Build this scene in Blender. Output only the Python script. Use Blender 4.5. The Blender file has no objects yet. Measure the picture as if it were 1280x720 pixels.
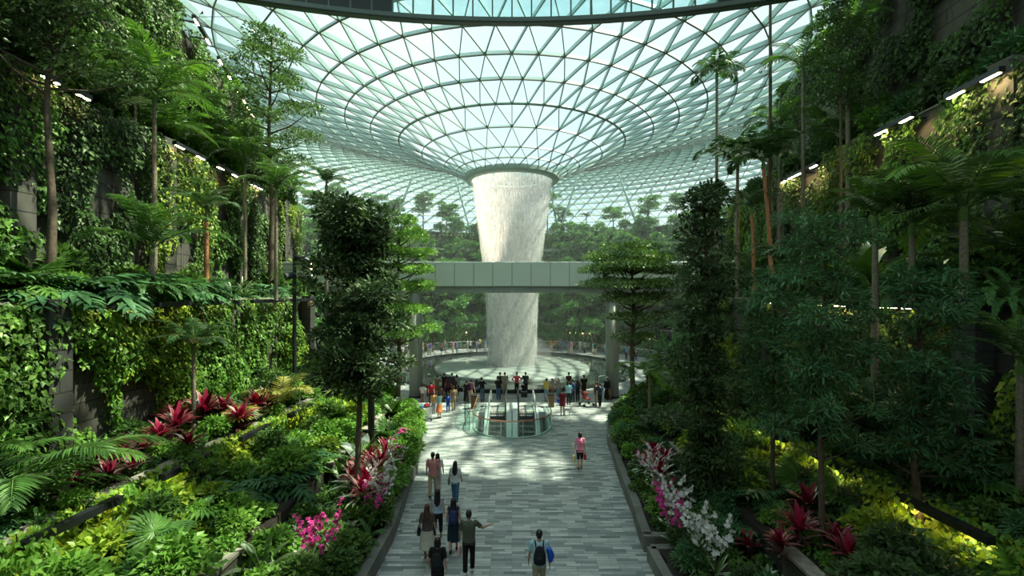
import bpy, math, random
import numpy as np
from mathutils import Vector, Matrix, noise

# ------------------------------------------------------------------ camera, light, exposure
sc = bpy.context.scene
COL = sc.collection
CAMH = 7.86          # the viewer stands on an upper gallery
F = 569.0            # 16 mm on a 36 mm sensor, in pixels of a 1280 wide frame
HY = 367.0
cam_d = bpy.data.cameras.new('camera'); cam = bpy.data.objects.new('camera', cam_d); COL.objects.link(cam)
cam_d.lens = 16.0; cam_d.sensor_width = 36.0; cam_d.clip_end = 600
cam.location = (0, 0, CAMH); cam.rotation_euler = (math.radians(90), 0, 0)
cam_d.shift_y = 7.0 / 1280
sc.camera = cam
sc.view_settings.view_transform = 'Standard'; sc.view_settings.look = 'None'
sc.view_settings.gamma = 1.0; sc.view_settings.use_curve_mapping = False
sc.view_settings.exposure = 0.28
SKY_STRENGTH = 1.05
SUN_STRENGTH = 12.0
SUN_TO = Vector((0.50, 0.10, 0.86)).normalized()
sc.cycles.max_bounces = 6; sc.cycles.diffuse_bounces = 2; sc.cycles.glossy_bounces = 2
sc.cycles.transparent_max_bounces = 12; sc.cycles.transmission_bounces = 2
sc.cycles.use_denoising = True
sc.cycles.sample_clamp_indirect = 4.0
sc.cycles.caustics_reflective = False; sc.cycles.caustics_refractive = False

world = bpy.data.worlds.new('sky'); sc.world = world; world.use_nodes = True
wn = world.node_tree; wn.nodes.clear()
wo = wn.nodes.new('ShaderNodeOutputWorld'); wb = wn.nodes.new('ShaderNodeBackground')
tc = wn.nodes.new('ShaderNodeTexCoord'); nz = wn.nodes.new('ShaderNodeTexNoise'); cr = wn.nodes.new('ShaderNodeValToRGB')
nz.inputs['Scale'].default_value = 2.2; nz.inputs['Detail'].default_value = 4
cr.color_ramp.elements[0].position = .35; cr.color_ramp.elements[0].color = (.66, .86, .95, 1)
cr.color_ramp.elements[1].position = .62; cr.color_ramp.elements[1].color = (1, 1, 1, 1)
wn.links.new(tc.outputs['Generated'], nz.inputs['Vector']); wn.links.new(nz.outputs['Fac'], cr.inputs['Fac'])
wn.links.new(cr.outputs['Color'], wb.inputs['Color']); wb.inputs['Strength'].default_value = SKY_STRENGTH
wn.links.new(wb.outputs[0], wo.inputs['Surface'])

sun_d = bpy.data.lights.new('sun', 'SUN'); sun = bpy.data.objects.new('sun', sun_d); COL.objects.link(sun)
sun_d.energy = SUN_STRENGTH; sun_d.angle = math.radians(1.0); sun_d.color = (1.0, .87, .67)
sun.rotation_euler = SUN_TO.to_track_quat('Z', 'Y').to_euler(); sun.location = (30, 0, 60)

# ------------------------------------------------------------------ helpers
R = math.radians
rng = np.random.default_rng(7); random.seed(7)

def P(px, py, Y):
    return Vector(((px - 640) / F * Y, Y, CAMH + (HY - py) / F * Y))
def pix(p):
    y = max(p[1], .1)
    return 640 + p[0] / y * F, HY - (p[2] - CAMH) / y * F

MATS = {}
def nodes_of(name):
    m = bpy.data.materials.new(name); m.use_nodes = True
    nt = m.node_tree; nt.nodes.clear()
    out = nt.nodes.new('ShaderNodeOutputMaterial')
    MATS[name] = m
    return m, nt, out
def N(nt, t, **kw):
    n = nt.nodes.new('ShaderNode' + t)
    for k, v in kw.items():
        if k in n.inputs: n.inputs[k].default_value = v
        else: setattr(n, k, v)
    return n
def ramp(nt, fac, stops):
    r = nt.nodes.new('ShaderNodeValToRGB'); e = r.color_ramp.elements
    while len(e) < len(stops): e.new(.5)
    for i, (p, c) in enumerate(stops):
        e[i].position = p; e[i].color = (*c, 1)
    nt.links.new(fac, r.inputs['Fac']); return r
def plain(name, col, rough=.6, metal=0.0, spec=.5, var=0.0, scale=6.0, emit=None, es=0.0):
    m, nt, out = nodes_of(name)
    b = N(nt, 'BsdfPrincipled'); b.inputs['Roughness'].default_value = rough; b.inputs['Metallic'].default_value = metal
    b.inputs['Specular IOR Level'].default_value = spec
    if emit:
        b.inputs['Emission Color'].default_value = (*emit, 1); b.inputs['Emission Strength'].default_value = es
    t = N(nt, 'TexCoord'); n = N(nt, 'TexNoise'); n.inputs['Scale'].default_value = scale; n.inputs['Detail'].default_value = 3
    nt.links.new(t.outputs['Object'], n.inputs['Vector'])
    v = var if var else .08
    lo = tuple(max(0, c * (1 - v)) for c in col); hi = tuple(min(1, c * (1 + v)) for c in col)
    r = ramp(nt, n.outputs['Fac'], [(.3, lo), (.7, hi)])
    nt.links.new(r.outputs['Color'], b.inputs['Base Color'])
    nt.links.new(b.outputs[0], out.inputs['Surface'])
    return m
def leaf(name, cols, trans=.38, gloss=.07, tcol=(1.25, 1.35, .55)):
    m, nt, out = nodes_of(name)
    g = N(nt, 'NewGeometry'); oi = N(nt, 'ObjectInfo')
    mx = N(nt, 'Math', operation='MULTIPLY_ADD'); nt.links.new(oi.outputs['Random'], mx.inputs[0]); mx.inputs[1].default_value = .35
    ms = N(nt, 'Math', operation='MULTIPLY'); nt.links.new(g.outputs['Random Per Island'], ms.inputs[0]); ms.inputs[1].default_value = .65
    nt.links.new(ms.outputs[0], mx.inputs[2])
    n = len(cols)
    r = ramp(nt, mx.outputs[0], [(i / (n - 1), c) for i, c in enumerate(cols)])
    d = N(nt, 'BsdfDiffuse'); t = N(nt, 'BsdfTranslucent'); gl = N(nt, 'BsdfGlossy'); gl.inputs['Roughness'].default_value = .38
    mm = N(nt, 'MixRGB', blend_type='MULTIPLY'); mm.inputs['Fac'].default_value = 1; mm.inputs['Color2'].default_value = (*tcol, 1)
    nt.links.new(r.outputs['Color'], mm.inputs['Color1'])
    nt.links.new(r.outputs['Color'], d.inputs['Color']); nt.links.new(mm.outputs['Color'], t.inputs['Color'])
    m1 = N(nt, 'MixShader'); m1.inputs[0].default_value = trans
    nt.links.new(d.outputs[0], m1.inputs[1]); nt.links.new(t.outputs[0], m1.inputs[2])
    fr = N(nt, 'Fresnel'); fr.inputs['IOR'].default_value = 1.38
    fm = N(nt, 'Math', operation='MULTIPLY'); nt.links.new(fr.outputs[0], fm.inputs[0]); fm.inputs[1].default_value = gloss * 10
    m2 = N(nt, 'MixShader'); nt.links.new(fm.outputs[0], m2.inputs[0])
    fm.use_clamp = True
    gl.inputs['Color'].default_value = (.88, .95, .78, 1)
    nt.links.new(m1.outputs[0], m2.inputs[1]); nt.links.new(gl.outputs[0], m2.inputs[2])
    nt.links.new(m2.outputs[0], out.inputs['Surface'])
    return m

# ---- plant materials
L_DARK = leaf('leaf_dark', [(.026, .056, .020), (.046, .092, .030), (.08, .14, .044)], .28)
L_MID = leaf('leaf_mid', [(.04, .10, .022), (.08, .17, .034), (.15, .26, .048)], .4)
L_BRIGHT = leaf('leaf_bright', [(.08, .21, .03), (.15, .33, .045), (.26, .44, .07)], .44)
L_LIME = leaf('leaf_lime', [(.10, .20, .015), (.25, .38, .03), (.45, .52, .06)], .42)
L_BLUE = leaf('leaf_blue_green', [(.035, .115, .045), (.065, .18, .07), (.12, .27, .11)], .32)
L_PALM = leaf('leaf_palm', [(.04, .12, .022), (.09, .22, .04), (.17, .33, .055)], .45)
L_PALMD = leaf('leaf_palm_dark', [(.02, .06, .024), (.038, .10, .034), (.07, .16, .045)], .34)
L_FERN = leaf('leaf_fern', [(.045, .13, .035), (.085, .22, .06), (.14, .32, .08)], .4)
L_PALE = leaf('leaf_pale', [(.16, .24, .12), (.30, .38, .22), (.42, .48, .33)], .35, tcol=(1, 1, .8))
L_YEL = leaf('leaf_yellow', [(.25, .26, .05), (.42, .40, .08), (.55, .46, .12)], .4, tcol=(1, 1, .6))
L_RED = leaf('leaf_red', [(.10, .008, .02), (.28, .012, .05), (.50, .04, .12)], .3, gloss=.03, tcol=(1.3, .7, .8))
L_MAROON = leaf('leaf_maroon', [(.035, .01, .015), (.09, .015, .03), (.22, .02, .06)], .25, gloss=.03, tcol=(1.3, .7, .8))
L_FAR = leaf('leaf_far', [(.07, .20, .06), (.12, .30, .085), (.20, .42, .11)], .42)
WATER_W = leaf('water_drops', [(.90, .93, .92), (.95, .96, .95)], .5, 0.02, tcol=(1, 1, 1))
PETAL_PINK = leaf('petal_pink', [(.50, .02, .18), (.75, .05, .35), (.85, .20, .50)], .35, tcol=(1, .8, 1))
PETAL_RED = leaf('petal_red', [(.6, .02, .03), (.8, .05, .06), (.9, .15, .12)], .3, tcol=(1, .8, .8))
PETAL_WHITE = leaf('petal_white', [(.7, .6, .65), (.8, .78, .76), (.85, .82, .84)], .35, tcol=(1, 1, 1))
BARK = plain('bark', (.10, .075, .05), .9, var=.4, scale=9)
BARK_P = plain('palm_trunk_grey', (.20, .17, .12), .85, var=.35, scale=12)
BARK_O = plain('palm_trunk_orange', (.36, .16, .07), .7, var=.35, scale=14)
STEM = plain('green_stem', (.08, .15, .03), .6)
SOIL = plain('soil', (.025, .020, .014), 1.0, var=.5, scale=20)

# ---- building materials
def concrete(name, c, bw=2.4, bh=.62, rot=False, mortar=.02, dark=.45):
    m, nt, out = nodes_of(name)
    t = N(nt, 'TexCoord'); sp = N(nt, 'SeparateXYZ'); cb = N(nt, 'CombineXYZ')
    nt.links.new(t.outputs['Object'], sp.inputs[0])
    nt.links.new(sp.outputs['Y' if rot else 'X'], cb.inputs['X']); nt.links.new(sp.outputs['Z'], cb.inputs['Y'])
    b = N(nt, 'TexBrick'); b.inputs['Scale'].default_value = 1; b.inputs['Brick Width'].default_value = bw
    b.inputs['Row Height'].default_value = bh; b.inputs['Mortar Size'].default_value = mortar; b.inputs['Mortar Smooth'].default_value = .2
    b.inputs['Color1'].default_value = (*[x * .82 for x in c], 1); b.inputs['Color2'].default_value = (*[x * 1.15 for x in c], 1)
    b.inputs['Mortar'].default_value = (*[x * .18 for x in c], 1)
    nt.links.new(cb.outputs[0], b.inputs['Vector'])
    n = N(nt, 'TexNoise'); n.inputs['Scale'].default_value = .9; n.inputs['Detail'].default_value = 7
    mp = N(nt, 'Mapping'); mp.inputs['Scale'].default_value = (1.6, 1.6, .45)
    nt.links.new(t.outputs['Object'], mp.inputs[0]); nt.links.new(mp.outputs[0], n.inputs['Vector'])
    r = ramp(nt, n.outputs['Fac'], [(.3, (dark, dark, dark)), (.7, (1, 1, 1))])
    mm = N(nt, 'MixRGB', blend_type='MULTIPLY'); mm.inputs['Fac'].default_value = 1
    nt.links.new(b.outputs['Color'], mm.inputs['Color1']); nt.links.new(r.outputs['Color'], mm.inputs['Color2'])
    p = N(nt, 'BsdfPrincipled'); p.inputs['Roughness'].default_value = .85
    bp = N(nt, 'Bump'); bp.inputs['Strength'].default_value = .5; bp.inputs['Distance'].default_value = .03
    nt.links.new(b.outputs['Fac'], bp.inputs['Height']); bp.invert = True
    nt.links.new(bp.outputs[0], p.inputs['Normal'])
    nt.links.new(mm.outputs['Color'], p.inputs['Base Color']); nt.links.new(p.outputs[0], out.inputs['Surface'])
    return m
CONC_Y = concrete('board_concrete_side', (.115, .11, .088), rot=True)
CONC_X = concrete('board_concrete_front', (.115, .115, .095))
CONC_D = concrete('dark_pier_concrete', (.055, .058, .05), rot=True)
CONC_PL = concrete('kerb_stone', (.20, .20, .18), bw=1.5, bh=3, rot=True, mortar=.008, dark=.6)
COPING = plain('stone_coping', (.27, .25, .20), .7, var=.35, scale=3)

def paving():
    m, nt, out = nodes_of('slate_plank_paving')
    t = N(nt, 'TexCoord')
    b = N(nt, 'TexBrick'); b.inputs['Scale'].default_value = 1; b.inputs['Brick Width'].default_value = .62
    b.inputs['Row Height'].default_value = .125; b.inputs['Mortar Size'].default_value = .006; b.inputs['Bias'].default_value = 0
    b.offset = .37; b.offset_frequency = 3; b.squash = .7; b.squash_frequency = 5
    b.inputs['Color1'].default_value = (.15, .18, .182, 1); b.inputs['Color2'].default_value = (.54, .56, .54, 1)
    b.inputs['Mortar'].default_value = (.13, .16, .155, 1)
    nt.links.new(t.outputs['Object'], b.inputs['Vector'])
    n = N(nt, 'TexNoise'); n.inputs['Scale'].default_value = 1.4; n.inputs['Detail'].default_value = 6
    mp = N(nt, 'Mapping'); mp.inputs['Scale'].default_value = (.8, 4.5, 1)
    nt.links.new(t.outputs['Object'], mp.inputs[0]); nt.links.new(mp.outputs[0], n.inputs['Vector'])
    r = ramp(nt, n.outputs['Fac'], [(.3, (.72, .74, .74)), (.7, (1.15, 1.15, 1.12))])
    mm = N(nt, 'MixRGB', blend_type='MULTIPLY'); mm.inputs['Fac'].default_value = 1
    nt.links.new(b.outputs['Color'], mm.inputs['Color1']); nt.links.new(r.outputs['Color'], mm.inputs['Color2'])
    p = N(nt, 'BsdfPrincipled')
    rr = N(nt, 'MapRange'); rr.inputs['To Min'].default_value = .28; rr.inputs['To Max'].default_value = .6
    nt.links.new(n.outputs['Fac'], rr.inputs['Value']); nt.links.new(rr.outputs[0], p.inputs['Roughness'])
    nt.links.new(mm.outputs['Color'], p.inputs['Base Color']); nt.links.new(p.outputs[0], out.inputs['Surface'])
    return m
PAVE = paving()
STEEL_ROOF = plain('roof_steel', (.36, .46, .42), .5, .0)
STEEL_FIN = plain('roof_fin', (.40, .56, .53), .5)  # teal reflections on the roof beam sides are put into this colour
STEEL_FLANGE = plain('roof_flange', (.17, .175, .15), .5)
STEEL_DARK = plain('dark_steel', (.035, .04, .045), .4, .6)
STEEL_BR = plain('brushed_steel', (.62, .64, .64), .3, .6)
WHITE_P = plain('white_panel', (.62, .66, .64), .45)
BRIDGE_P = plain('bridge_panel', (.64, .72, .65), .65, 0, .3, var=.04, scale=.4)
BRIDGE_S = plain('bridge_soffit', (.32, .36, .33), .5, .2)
COL_M = plain('column_grey', (.30, .33, .28), .5, .1)
BLACK = plain('black_stone', (.02, .022, .022), .25)
COPPER = plain('copper_rail', (.50, .22, .12), .35, .6)
WOODB = plain('brown_wood', (.16, .08, .045), .6, var=.3, scale=10)
RUBBER = plain('black_rubber', (.02, .02, .02), .6)
BEAM_RING = plain('ring_beam_green_grey', (.10, .13, .12), .45, .2)
LAMP_ON = plain('warm_lamp', (1, .8, .5), .5, emit=(1.0, .74, .36), es=46)
LAMP_UP = plain('bright_lamp', (1, .8, .5), .5, emit=(1.0, .74, .36), es=120)
FILL_WELL = plain('well_fill_glow', (.9, 1, 1), .5, emit=(.85, 1.0, .95), es=22)  # glow of the fill strip added inside the escalator well
LAMP_DIM = plain('dim_lamp', (1, .8, .5), .5, emit=(1.0, .78, .36), es=14)
LAMP_SP = plain('warm_spot', (1, .8, .5), .5, emit=(1.0, .74, .36), es=30)

def glassy(name, tint, refl=.07, rough=.05, op=0.0, opcol=(1, 1, 1)):
    m, nt, out = nodes_of(name)
    tr = N(nt, 'BsdfTransparent'); tr.inputs['Color'].default_value = (*tint, 1)
    gl = N(nt, 'BsdfGlossy'); gl.inputs['Roughness'].default_value = rough
    mx = N(nt, 'MixShader'); mx.inputs[0].default_value = refl
    nt.links.new(tr.outputs[0], mx.inputs[1]); nt.links.new(gl.outputs[0], mx.inputs[2]); last = mx
    if op:
        d = N(nt, 'BsdfDiffuse'); d.inputs['Color'].default_value = (*opcol, 1)
        t2 = N(nt, 'BsdfTranslucent'); t2.inputs['Color'].default_value = (*opcol, 1)
        a = N(nt, 'MixShader'); a.inputs[0].default_value = .5
        nt.links.new(d.outputs[0], a.inputs[1]); nt.links.new(t2.outputs[0], a.inputs[2])
        m2 = N(nt, 'MixShader'); m2.inputs[0].default_value = op
        nt.links.new(mx.outputs[0], m2.inputs[1]); nt.links.new(a.outputs[0], m2.inputs[2]); last = m2
    nt.links.new(last.outputs[0], out.inputs['Surface'])
    return m
GLASS_ROOF = glassy('roof_glass', (.76, .92, .925), .05, .1, .05, (.6, .8, .8))
GLASS_TEAL = glassy('teal_glass', (.80, .95, .95), .06, .05, .05, (.6, .85, .86))
GLASS_RAIL = glassy('rail_glass', (.80, .92, .88), .08)

def water_fall(name, lo, hi, scale, cov, mx_=1.0):
    m, nt, out = nodes_of(name)
    t = N(nt, 'TexCoord'); mp = N(nt, 'Mapping'); mp.inputs['Scale'].default_value = scale
    n = N(nt, 'TexNoise'); n.inputs['Scale'].default_value = 1; n.inputs['Detail'].default_value = 5; n.inputs['Roughness'].default_value = .62
    nt.links.new(t.outputs['Object'], mp.inputs[0]); nt.links.new(mp.outputs[0], n.inputs['Vector'])
    sp = N(nt, 'SeparateXYZ'); nt.links.new(t.outputs['Object'], sp.inputs[0])
    hr = N(nt, 'MapRange'); hr.inputs['From Min'].default_value = 0; hr.inputs['From Max'].default_value = 20
    hr.inputs['To Min'].default_value = cov[0]; hr.inputs['To Max'].default_value = cov[1]
    nt.links.new(sp.outputs['Z'], hr.inputs['Value'])
    ad = N(nt, 'Math', operation='ADD'); nt.links.new(n.outputs['Fac'], ad.inputs[0]); nt.links.new(hr.outputs[0], ad.inputs[1])
    r = ramp(nt, ad.outputs[0], [(lo, (0, 0, 0)), (hi, (mx_, mx_, mx_))])
    tr = N(nt, 'BsdfTransparent')
    d = N(nt, 'BsdfDiffuse'); d.inputs['Color'].default_value = (.97, .98, .96, 1)
    t2 = N(nt, 'BsdfTranslucent'); t2.inputs['Color'].default_value = (.97, .98, .95, 1)
    a = N(nt, 'MixShader'); a.inputs[0].default_value = .55
    nt.links.new(d.outputs[0], a.inputs[1]); nt.links.new(t2.outputs[0], a.inputs[2])
    mx = N(nt, 'MixShader'); nt.links.new(r.outputs['Color'], mx.inputs[0])
    nt.links.new(tr.outputs[0], mx.inputs[1]); nt.links.new(a.outputs[0], mx.inputs[2])
    nt.links.new(mx.outputs[0], out.inputs['Surface'])
    return m

# ------------------------------------------------------------------ objects and tags
def link(o, parent=None):
    COL.objects.link(o)
    if parent is not None: o.parent = parent
    return o
def tag(o, label=None, cat=None, group=None, kind=None):
    if label: o['label'] = label
    if cat: o['category'] = cat
    if group: o['group'] = group
    if kind: o['kind'] = kind
    return o
def empty(name, loc=(0, 0, 0), rz=0.0, s=1.0):
    o = bpy.data.objects.new(name, None); o.empty_display_size = .2
    o.location = loc; o.rotation_euler = (0, 0, rz); o.scale = (s, s, s)
    return link(o)
def kids(o): return [c for c in bpy.data.objects if c.parent is o] if False else list(CH.get(o.name, []))
CH = {}
def adopt(ch, parent):
    CH.setdefault(parent.name, []).append(ch); ch.parent = parent; return ch
def copy_tree(o, parent=None):
    c = o.copy(); COL.objects.link(c)
    if parent is not None: adopt(c, parent)
    for ch in CH.get(o.name, []): copy_tree(ch, c)
    return c

class MB:
    """collects vertices and faces; builds one mesh object"""
    def __init__(s): s.v = []; s.f = []; s.mi = []; s.n = 0; s.mats = []
    def mat(s, m):
        if m not in s.mats: s.mats.append(m)
        return s.mats.index(m)
    def add(s, v, f, m):
        v = np.asarray(v, float); k = s.mat(m)
        s.v.append(v)
        if isinstance(f, np.ndarray):
            s.f.append(f + s.n)
            s.mi.append(np.full(len(f), k))
        else:
            by = {}
            for q in f: by.setdefault(len(q), []).append(q)
            for q in by.values():
                s.f.append(np.array(q) + s.n); s.mi.append(np.full(len(q), k))
        s.n += len(v)
        return s
    def box(s, lo, hi, m, M=None):
        x0, y0, z0 = lo; x1, y1, z1 = hi
        v = [(x0, y0, z0), (x1, y0, z0), (x1, y1, z0), (x0, y1, z0), (x0, y0, z1), (x1, y0, z1), (x1, y1, z1), (x0, y1, z1)]
        if M is not None: v = [tuple(M @ Vector(p)) for p in v]
        return s.add(v, [(0, 3, 2, 1), (4, 5, 6, 7), (0, 1, 5, 4), (1, 2, 6, 5), (2, 3, 7, 6), (3, 0, 4, 7)], m)
    def bar(s, a, b, w, h, m, up=(0, 0, 1)):
        a = Vector(a); b = Vector(b); d = b - a; L = d.length
        if L < 1e-6: return s
        y = d / L; x = y.cross(Vector(up))
        if x.length < 1e-4: x = y.cross(Vector((1, 0, 0)))
        x.normalize(); z = x.cross(y)
        M = Matrix((( x[0], y[0], z[0], a[0]), (x[1], y[1], z[1], a[1]), (x[2], y[2], z[2], a[2]), (0, 0, 0, 1)))
        return s.box((-w / 2, 0, -h / 2), (w / 2, L, h / 2), m, M)
    def tube(s, pts, rad, m, seg=8, cap=True):
        pts = np.asarray(pts, float); n = len(pts)
        rad = np.broadcast_to(np.asarray(rad, float), (n,))
        t = np.gradient(pts, axis=0); t /= np.linalg.norm(t, axis=1)[:, None] + 1e-12
        ref = np.array([0, 0, 1.0]) if abs(t[0][2]) < .9 else np.array([1.0, 0, 0])
        vs = []
        ang = np.linspace(0, 2 * np.pi, seg, endpoint=False)
        for i in range(n):
            x = np.cross(ref, t[i]); x /= np.linalg.norm(x) + 1e-12; y = np.cross(t[i], x)
            ref = np.cross(x, t[i]) * -1 if False else ref
            vs.append(pts[i] + rad[i] * (np.cos(ang)[:, None] * x + np.sin(ang)[:, None] * y))
        v = np.concatenate(vs); f = []
        for i in range(n - 1):
            for j in range(seg):
                k = (j + 1) % seg
                f.append((i * seg + j, i * seg + k, (i + 1) * seg + k, (i + 1) * seg + j))
        s.add(v, np.array(f), m)
        if cap and seg >= 3:
            s.add(vs[0], [tuple(range(seg))[::-1]], m); s.add(vs[-1], [tuple(range(seg))], m)
        return s
    def lathe(s, prof, m, seg=24, c=(0, 0, 0), sx=1, sy=1):
        ang = np.linspace(0, 2 * np.pi, seg, endpoint=False); v = []
        for r, z in prof:
            for a in ang: v.append((c[0] + r * sx * math.cos(a), c[1] + r * sy * math.sin(a), c[2] + z))
        f = []
        for i in range(len(prof) - 1):
            for j in range(seg):
                k = (j + 1) % seg; f.append((i * seg + j, i * seg + k, (i + 1) * seg + k, (i + 1) * seg + j))
        return s.add(v, np.array(f), m)
    def ell(s, c, r, m, seg=12, rings=8, M=None):
        v = []; f = []
        for i in range(rings + 1):
            th = math.pi * i / rings
            for j in range(seg):
                a = 2 * math.pi * j / seg
                p = Vector((r[0] * math.sin(th) * math.cos(a), r[1] * math.sin(th) * math.sin(a), r[2] * math.cos(th)))
                if M is not None: p = M @ p
                v.append((c[0] + p[0], c[1] + p[1], c[2] + p[2]))
        for i in range(rings):
            for j in range(seg):
                k = (j + 1) % seg; f.append((i * seg + j, (i + 1) * seg + j, (i + 1) * seg + k, i * seg + k))
        return s.add(v, np.array(f), m)
    def prism(s, poly, z0, z1, m, top=None):
        n = len(poly); v = [(x, y, z0) for x, y in poly] + [(x, y, z1) for x, y in poly]
        f = [(i, (i + 1) % n, n + (i + 1) % n, n + i) for i in range(n)]
        s.add(v, f, m); s.add(v, [tuple(range(n, 2 * n))], top or m); s.add(v, [tuple(range(n))[::-1]], m)
        return s
    def mesh(s, name):
        me = bpy.data.meshes.new(name)
        V = np.concatenate(s.v) if s.v else np.zeros((0, 3))
        me.vertices.add(len(V)); me.vertices.foreach_set('co', V.astype(np.float32).ravel())
        lt = np.concatenate([np.full(len(f), f.shape[1]) for f in s.f]); li = np.concatenate([f.ravel() for f in s.f])
        me.loops.add(len(li)); me.loops.foreach_set('vertex_index', li.astype(np.int32))
        me.polygons.add(len(lt)); me.polygons.foreach_set('loop_start', np.concatenate([[0], np.cumsum(lt)[:-1]]).astype(np.int32))
        me.polygons.foreach_set('loop_total', lt.astype(np.int32))
        me.polygons.foreach_set('material_index', np.concatenate(s.mi).astype(np.int32))
        for m in s.mats: me.materials.append(m)
        me.update(calc_edges=True); me.validate()
        return me
    def build(s, name, parent=None, smooth=False, loc=None):
        me = s.mesh(name)
        if not (smooth or name in ('trunk', 'stem', 'pole', 'shaft', 'foliage', 'handrail', 'pipe', 'blossom', 'flower_stem')): me.shade_flat()
        o = bpy.data.objects.new(name, me); COL.objects.link(o)
        if loc is not None: o.location = loc
        if parent is not None: adopt(o, parent)
        return o

def nrm(a): return a / (np.linalg.norm(a, axis=-1, keepdims=True) + 1e-9)
T_LEAF = (np.array([(0, 0, 0), (-.5, .38, .10), (0, .42, 0), (.5, .38, .10), (0, 1, -.12)], float),
          np.array([(0, 2, 1), (0, 3, 2), (1, 2, 4), (2, 3, 4)]))
T_LONG = (np.array([(0, 0, 0), (-.5, .30, .06), (.5, .30, .06), (-.36, .68, 0), (.36, .68, 0), (0, 1, -.14), (0, .3, 0), (0, .68, -.05)], float),
          np.array([(0, 6, 1), (0, 2, 6), (1, 6, 7), (1, 7, 3), (6, 2, 4), (6, 4, 7), (3, 7, 5), (7, 4, 5)]))
T_SMALL = (np.array([(0, 0, 0), (-.5, .5, .05), (.5, .5, .05), (0, 1, -.1)], float), np.array([(0, 2, 1), (1, 2, 3)]))
def leaves(mb, pos, dr, up, L, W, m, T=T_LEAF):
    """one leaf blade per row: pos, direction, blade normal, length, width"""
    pos = np.asarray(pos, float); n = len(pos)
    if n == 0: return
    y = nrm(np.asarray(dr, float)); x = nrm(np.cross(y, np.asarray(up, float))); z = np.cross(x, y)
    L = np.broadcast_to(np.asarray(L, float), (n,)); W = np.broadcast_to(np.asarray(W, float), (n,))
    tv, tf = T; k = len(tv)
    v = pos[:, None] + tv[None, :, 0, None] * (W[:, None, None] * x[:, None]) + tv[None, :, 1, None] * (L[:, None, None] * y[:, None]) \
        + tv[None, :, 2, None] * (L[:, None, None] * z[:, None])
    f = tf[None] + (np.arange(n) * k)[:, None, None]
    mb.add(v.reshape(-1, 3), f.reshape(-1, 3), m)

# ------------------------------------------------------------------ plant builders (prototypes at the origin)
def sphere_dirs(n):
    d = rng.normal(size=(n, 3)); return nrm(d)

def frond_mesh(L, leafl, pairs, m, up=55, droop=95, vee=.35, w=.045, hang=.35, bare=.15, stem=STEM):
    """feather frond growing along +X, arching over; leaflets left and right"""
    mb = MB(); n = 14; pts = [np.zeros(3)]; a = R(up)
    for i in range(n):
        a -= R(droop) / n * (.5 + i / n)
        pts.append(pts[-1] + np.array([math.cos(a), 0, math.sin(a)]) * L / n)
    pts = np.array(pts)
    mb.tube(pts, np.linspace(.022, .005, n + 1) * (L / 2) ** .5, stem, 4, False)
    t = np.linspace(bare, .99, pairs); idx = t * n; i0 = np.minimum(idx.astype(int), n - 1); fr = (idx - i0)[:, None]
    p = pts[i0] * (1 - fr) + pts[i0 + 1] * fr; tan = nrm(pts[i0 + 1] - pts[i0])
    side = np.array([0, 1.0, 0]); nor = nrm(np.cross(tan, side[None]) * -1)
    nor = np.where(nor[:, 2:3] < -.2, -nor, nor)
    for sgn in (1, -1):
        prof = np.sin(np.pi * (t * .8 + .16)) ** .6
        d = sgn * side[None] * 1.0 + tan * (.45 + .9 * t[:, None] ** 2) + nor * vee - np.array([0, 0, hang])[None] + rng.normal(0, .07, (pairs, 3))
        leaves(mb, p, d, nor + rng.normal(0, .12, (pairs, 3)), leafl * prof * rng.uniform(.85, 1.08, pairs), w * rng.uniform(.8, 1.1, pairs), m, T_LONG)
    return mb.mesh('frond')

def palm(name, fronds, nf, trunk_h, tr, bark, label=None, lean=(0, 0), scale=1.0, tilt=(-8, 40), shaft=0):
    root = empty(name)
    if trunk_h > 0:
        mb = MB(); n = 10; hs = np.linspace(0, 1, n + 1)
        pts = np.stack([lean[0] * hs ** 2, lean[1] * hs ** 2, trunk_h * hs], 1)
        mb.tube(pts, tr * (1.25 - .45 * hs), bark, 8)
        for h in np.arange(.12, trunk_h, max(.18, trunk_h / 40)):
            q = h / trunk_h; mb.lathe([(tr * (1.28 - .45 * q), -.012), (tr * (1.33 - .45 * q), 0), (tr * (1.28 - .45 * q), .012)], bark, 8, (lean[0] * q * q, lean[1] * q * q, h))
        mb.build('trunk', root)
        if shaft:
            q0 = pts[-1]; MB().tube([q0 - np.array([0, 0, .05]), q0 + np.array([0, 0, shaft * .5]), q0 + np.array([0, 0, shaft])], [tr * .95, tr * 1.0, tr * .45], STEM, 8).build('crownshaft', root)
    top = Vector((lean[0], lean[1], trunk_h + shaft * .8))
    for i in range(nf):
        o = bpy.data.objects.new('frond', fronds[i % len(fronds)]); COL.objects.link(o); adopt(o, root)
        o.location = top; o.rotation_euler = (0, -R(random.uniform(*tilt)) + R(10), i * 2.399 + random.uniform(-.2, .2))
        s = scale * random.uniform(.85, 1.1); o.scale = (s, s, s)
    return root

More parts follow.
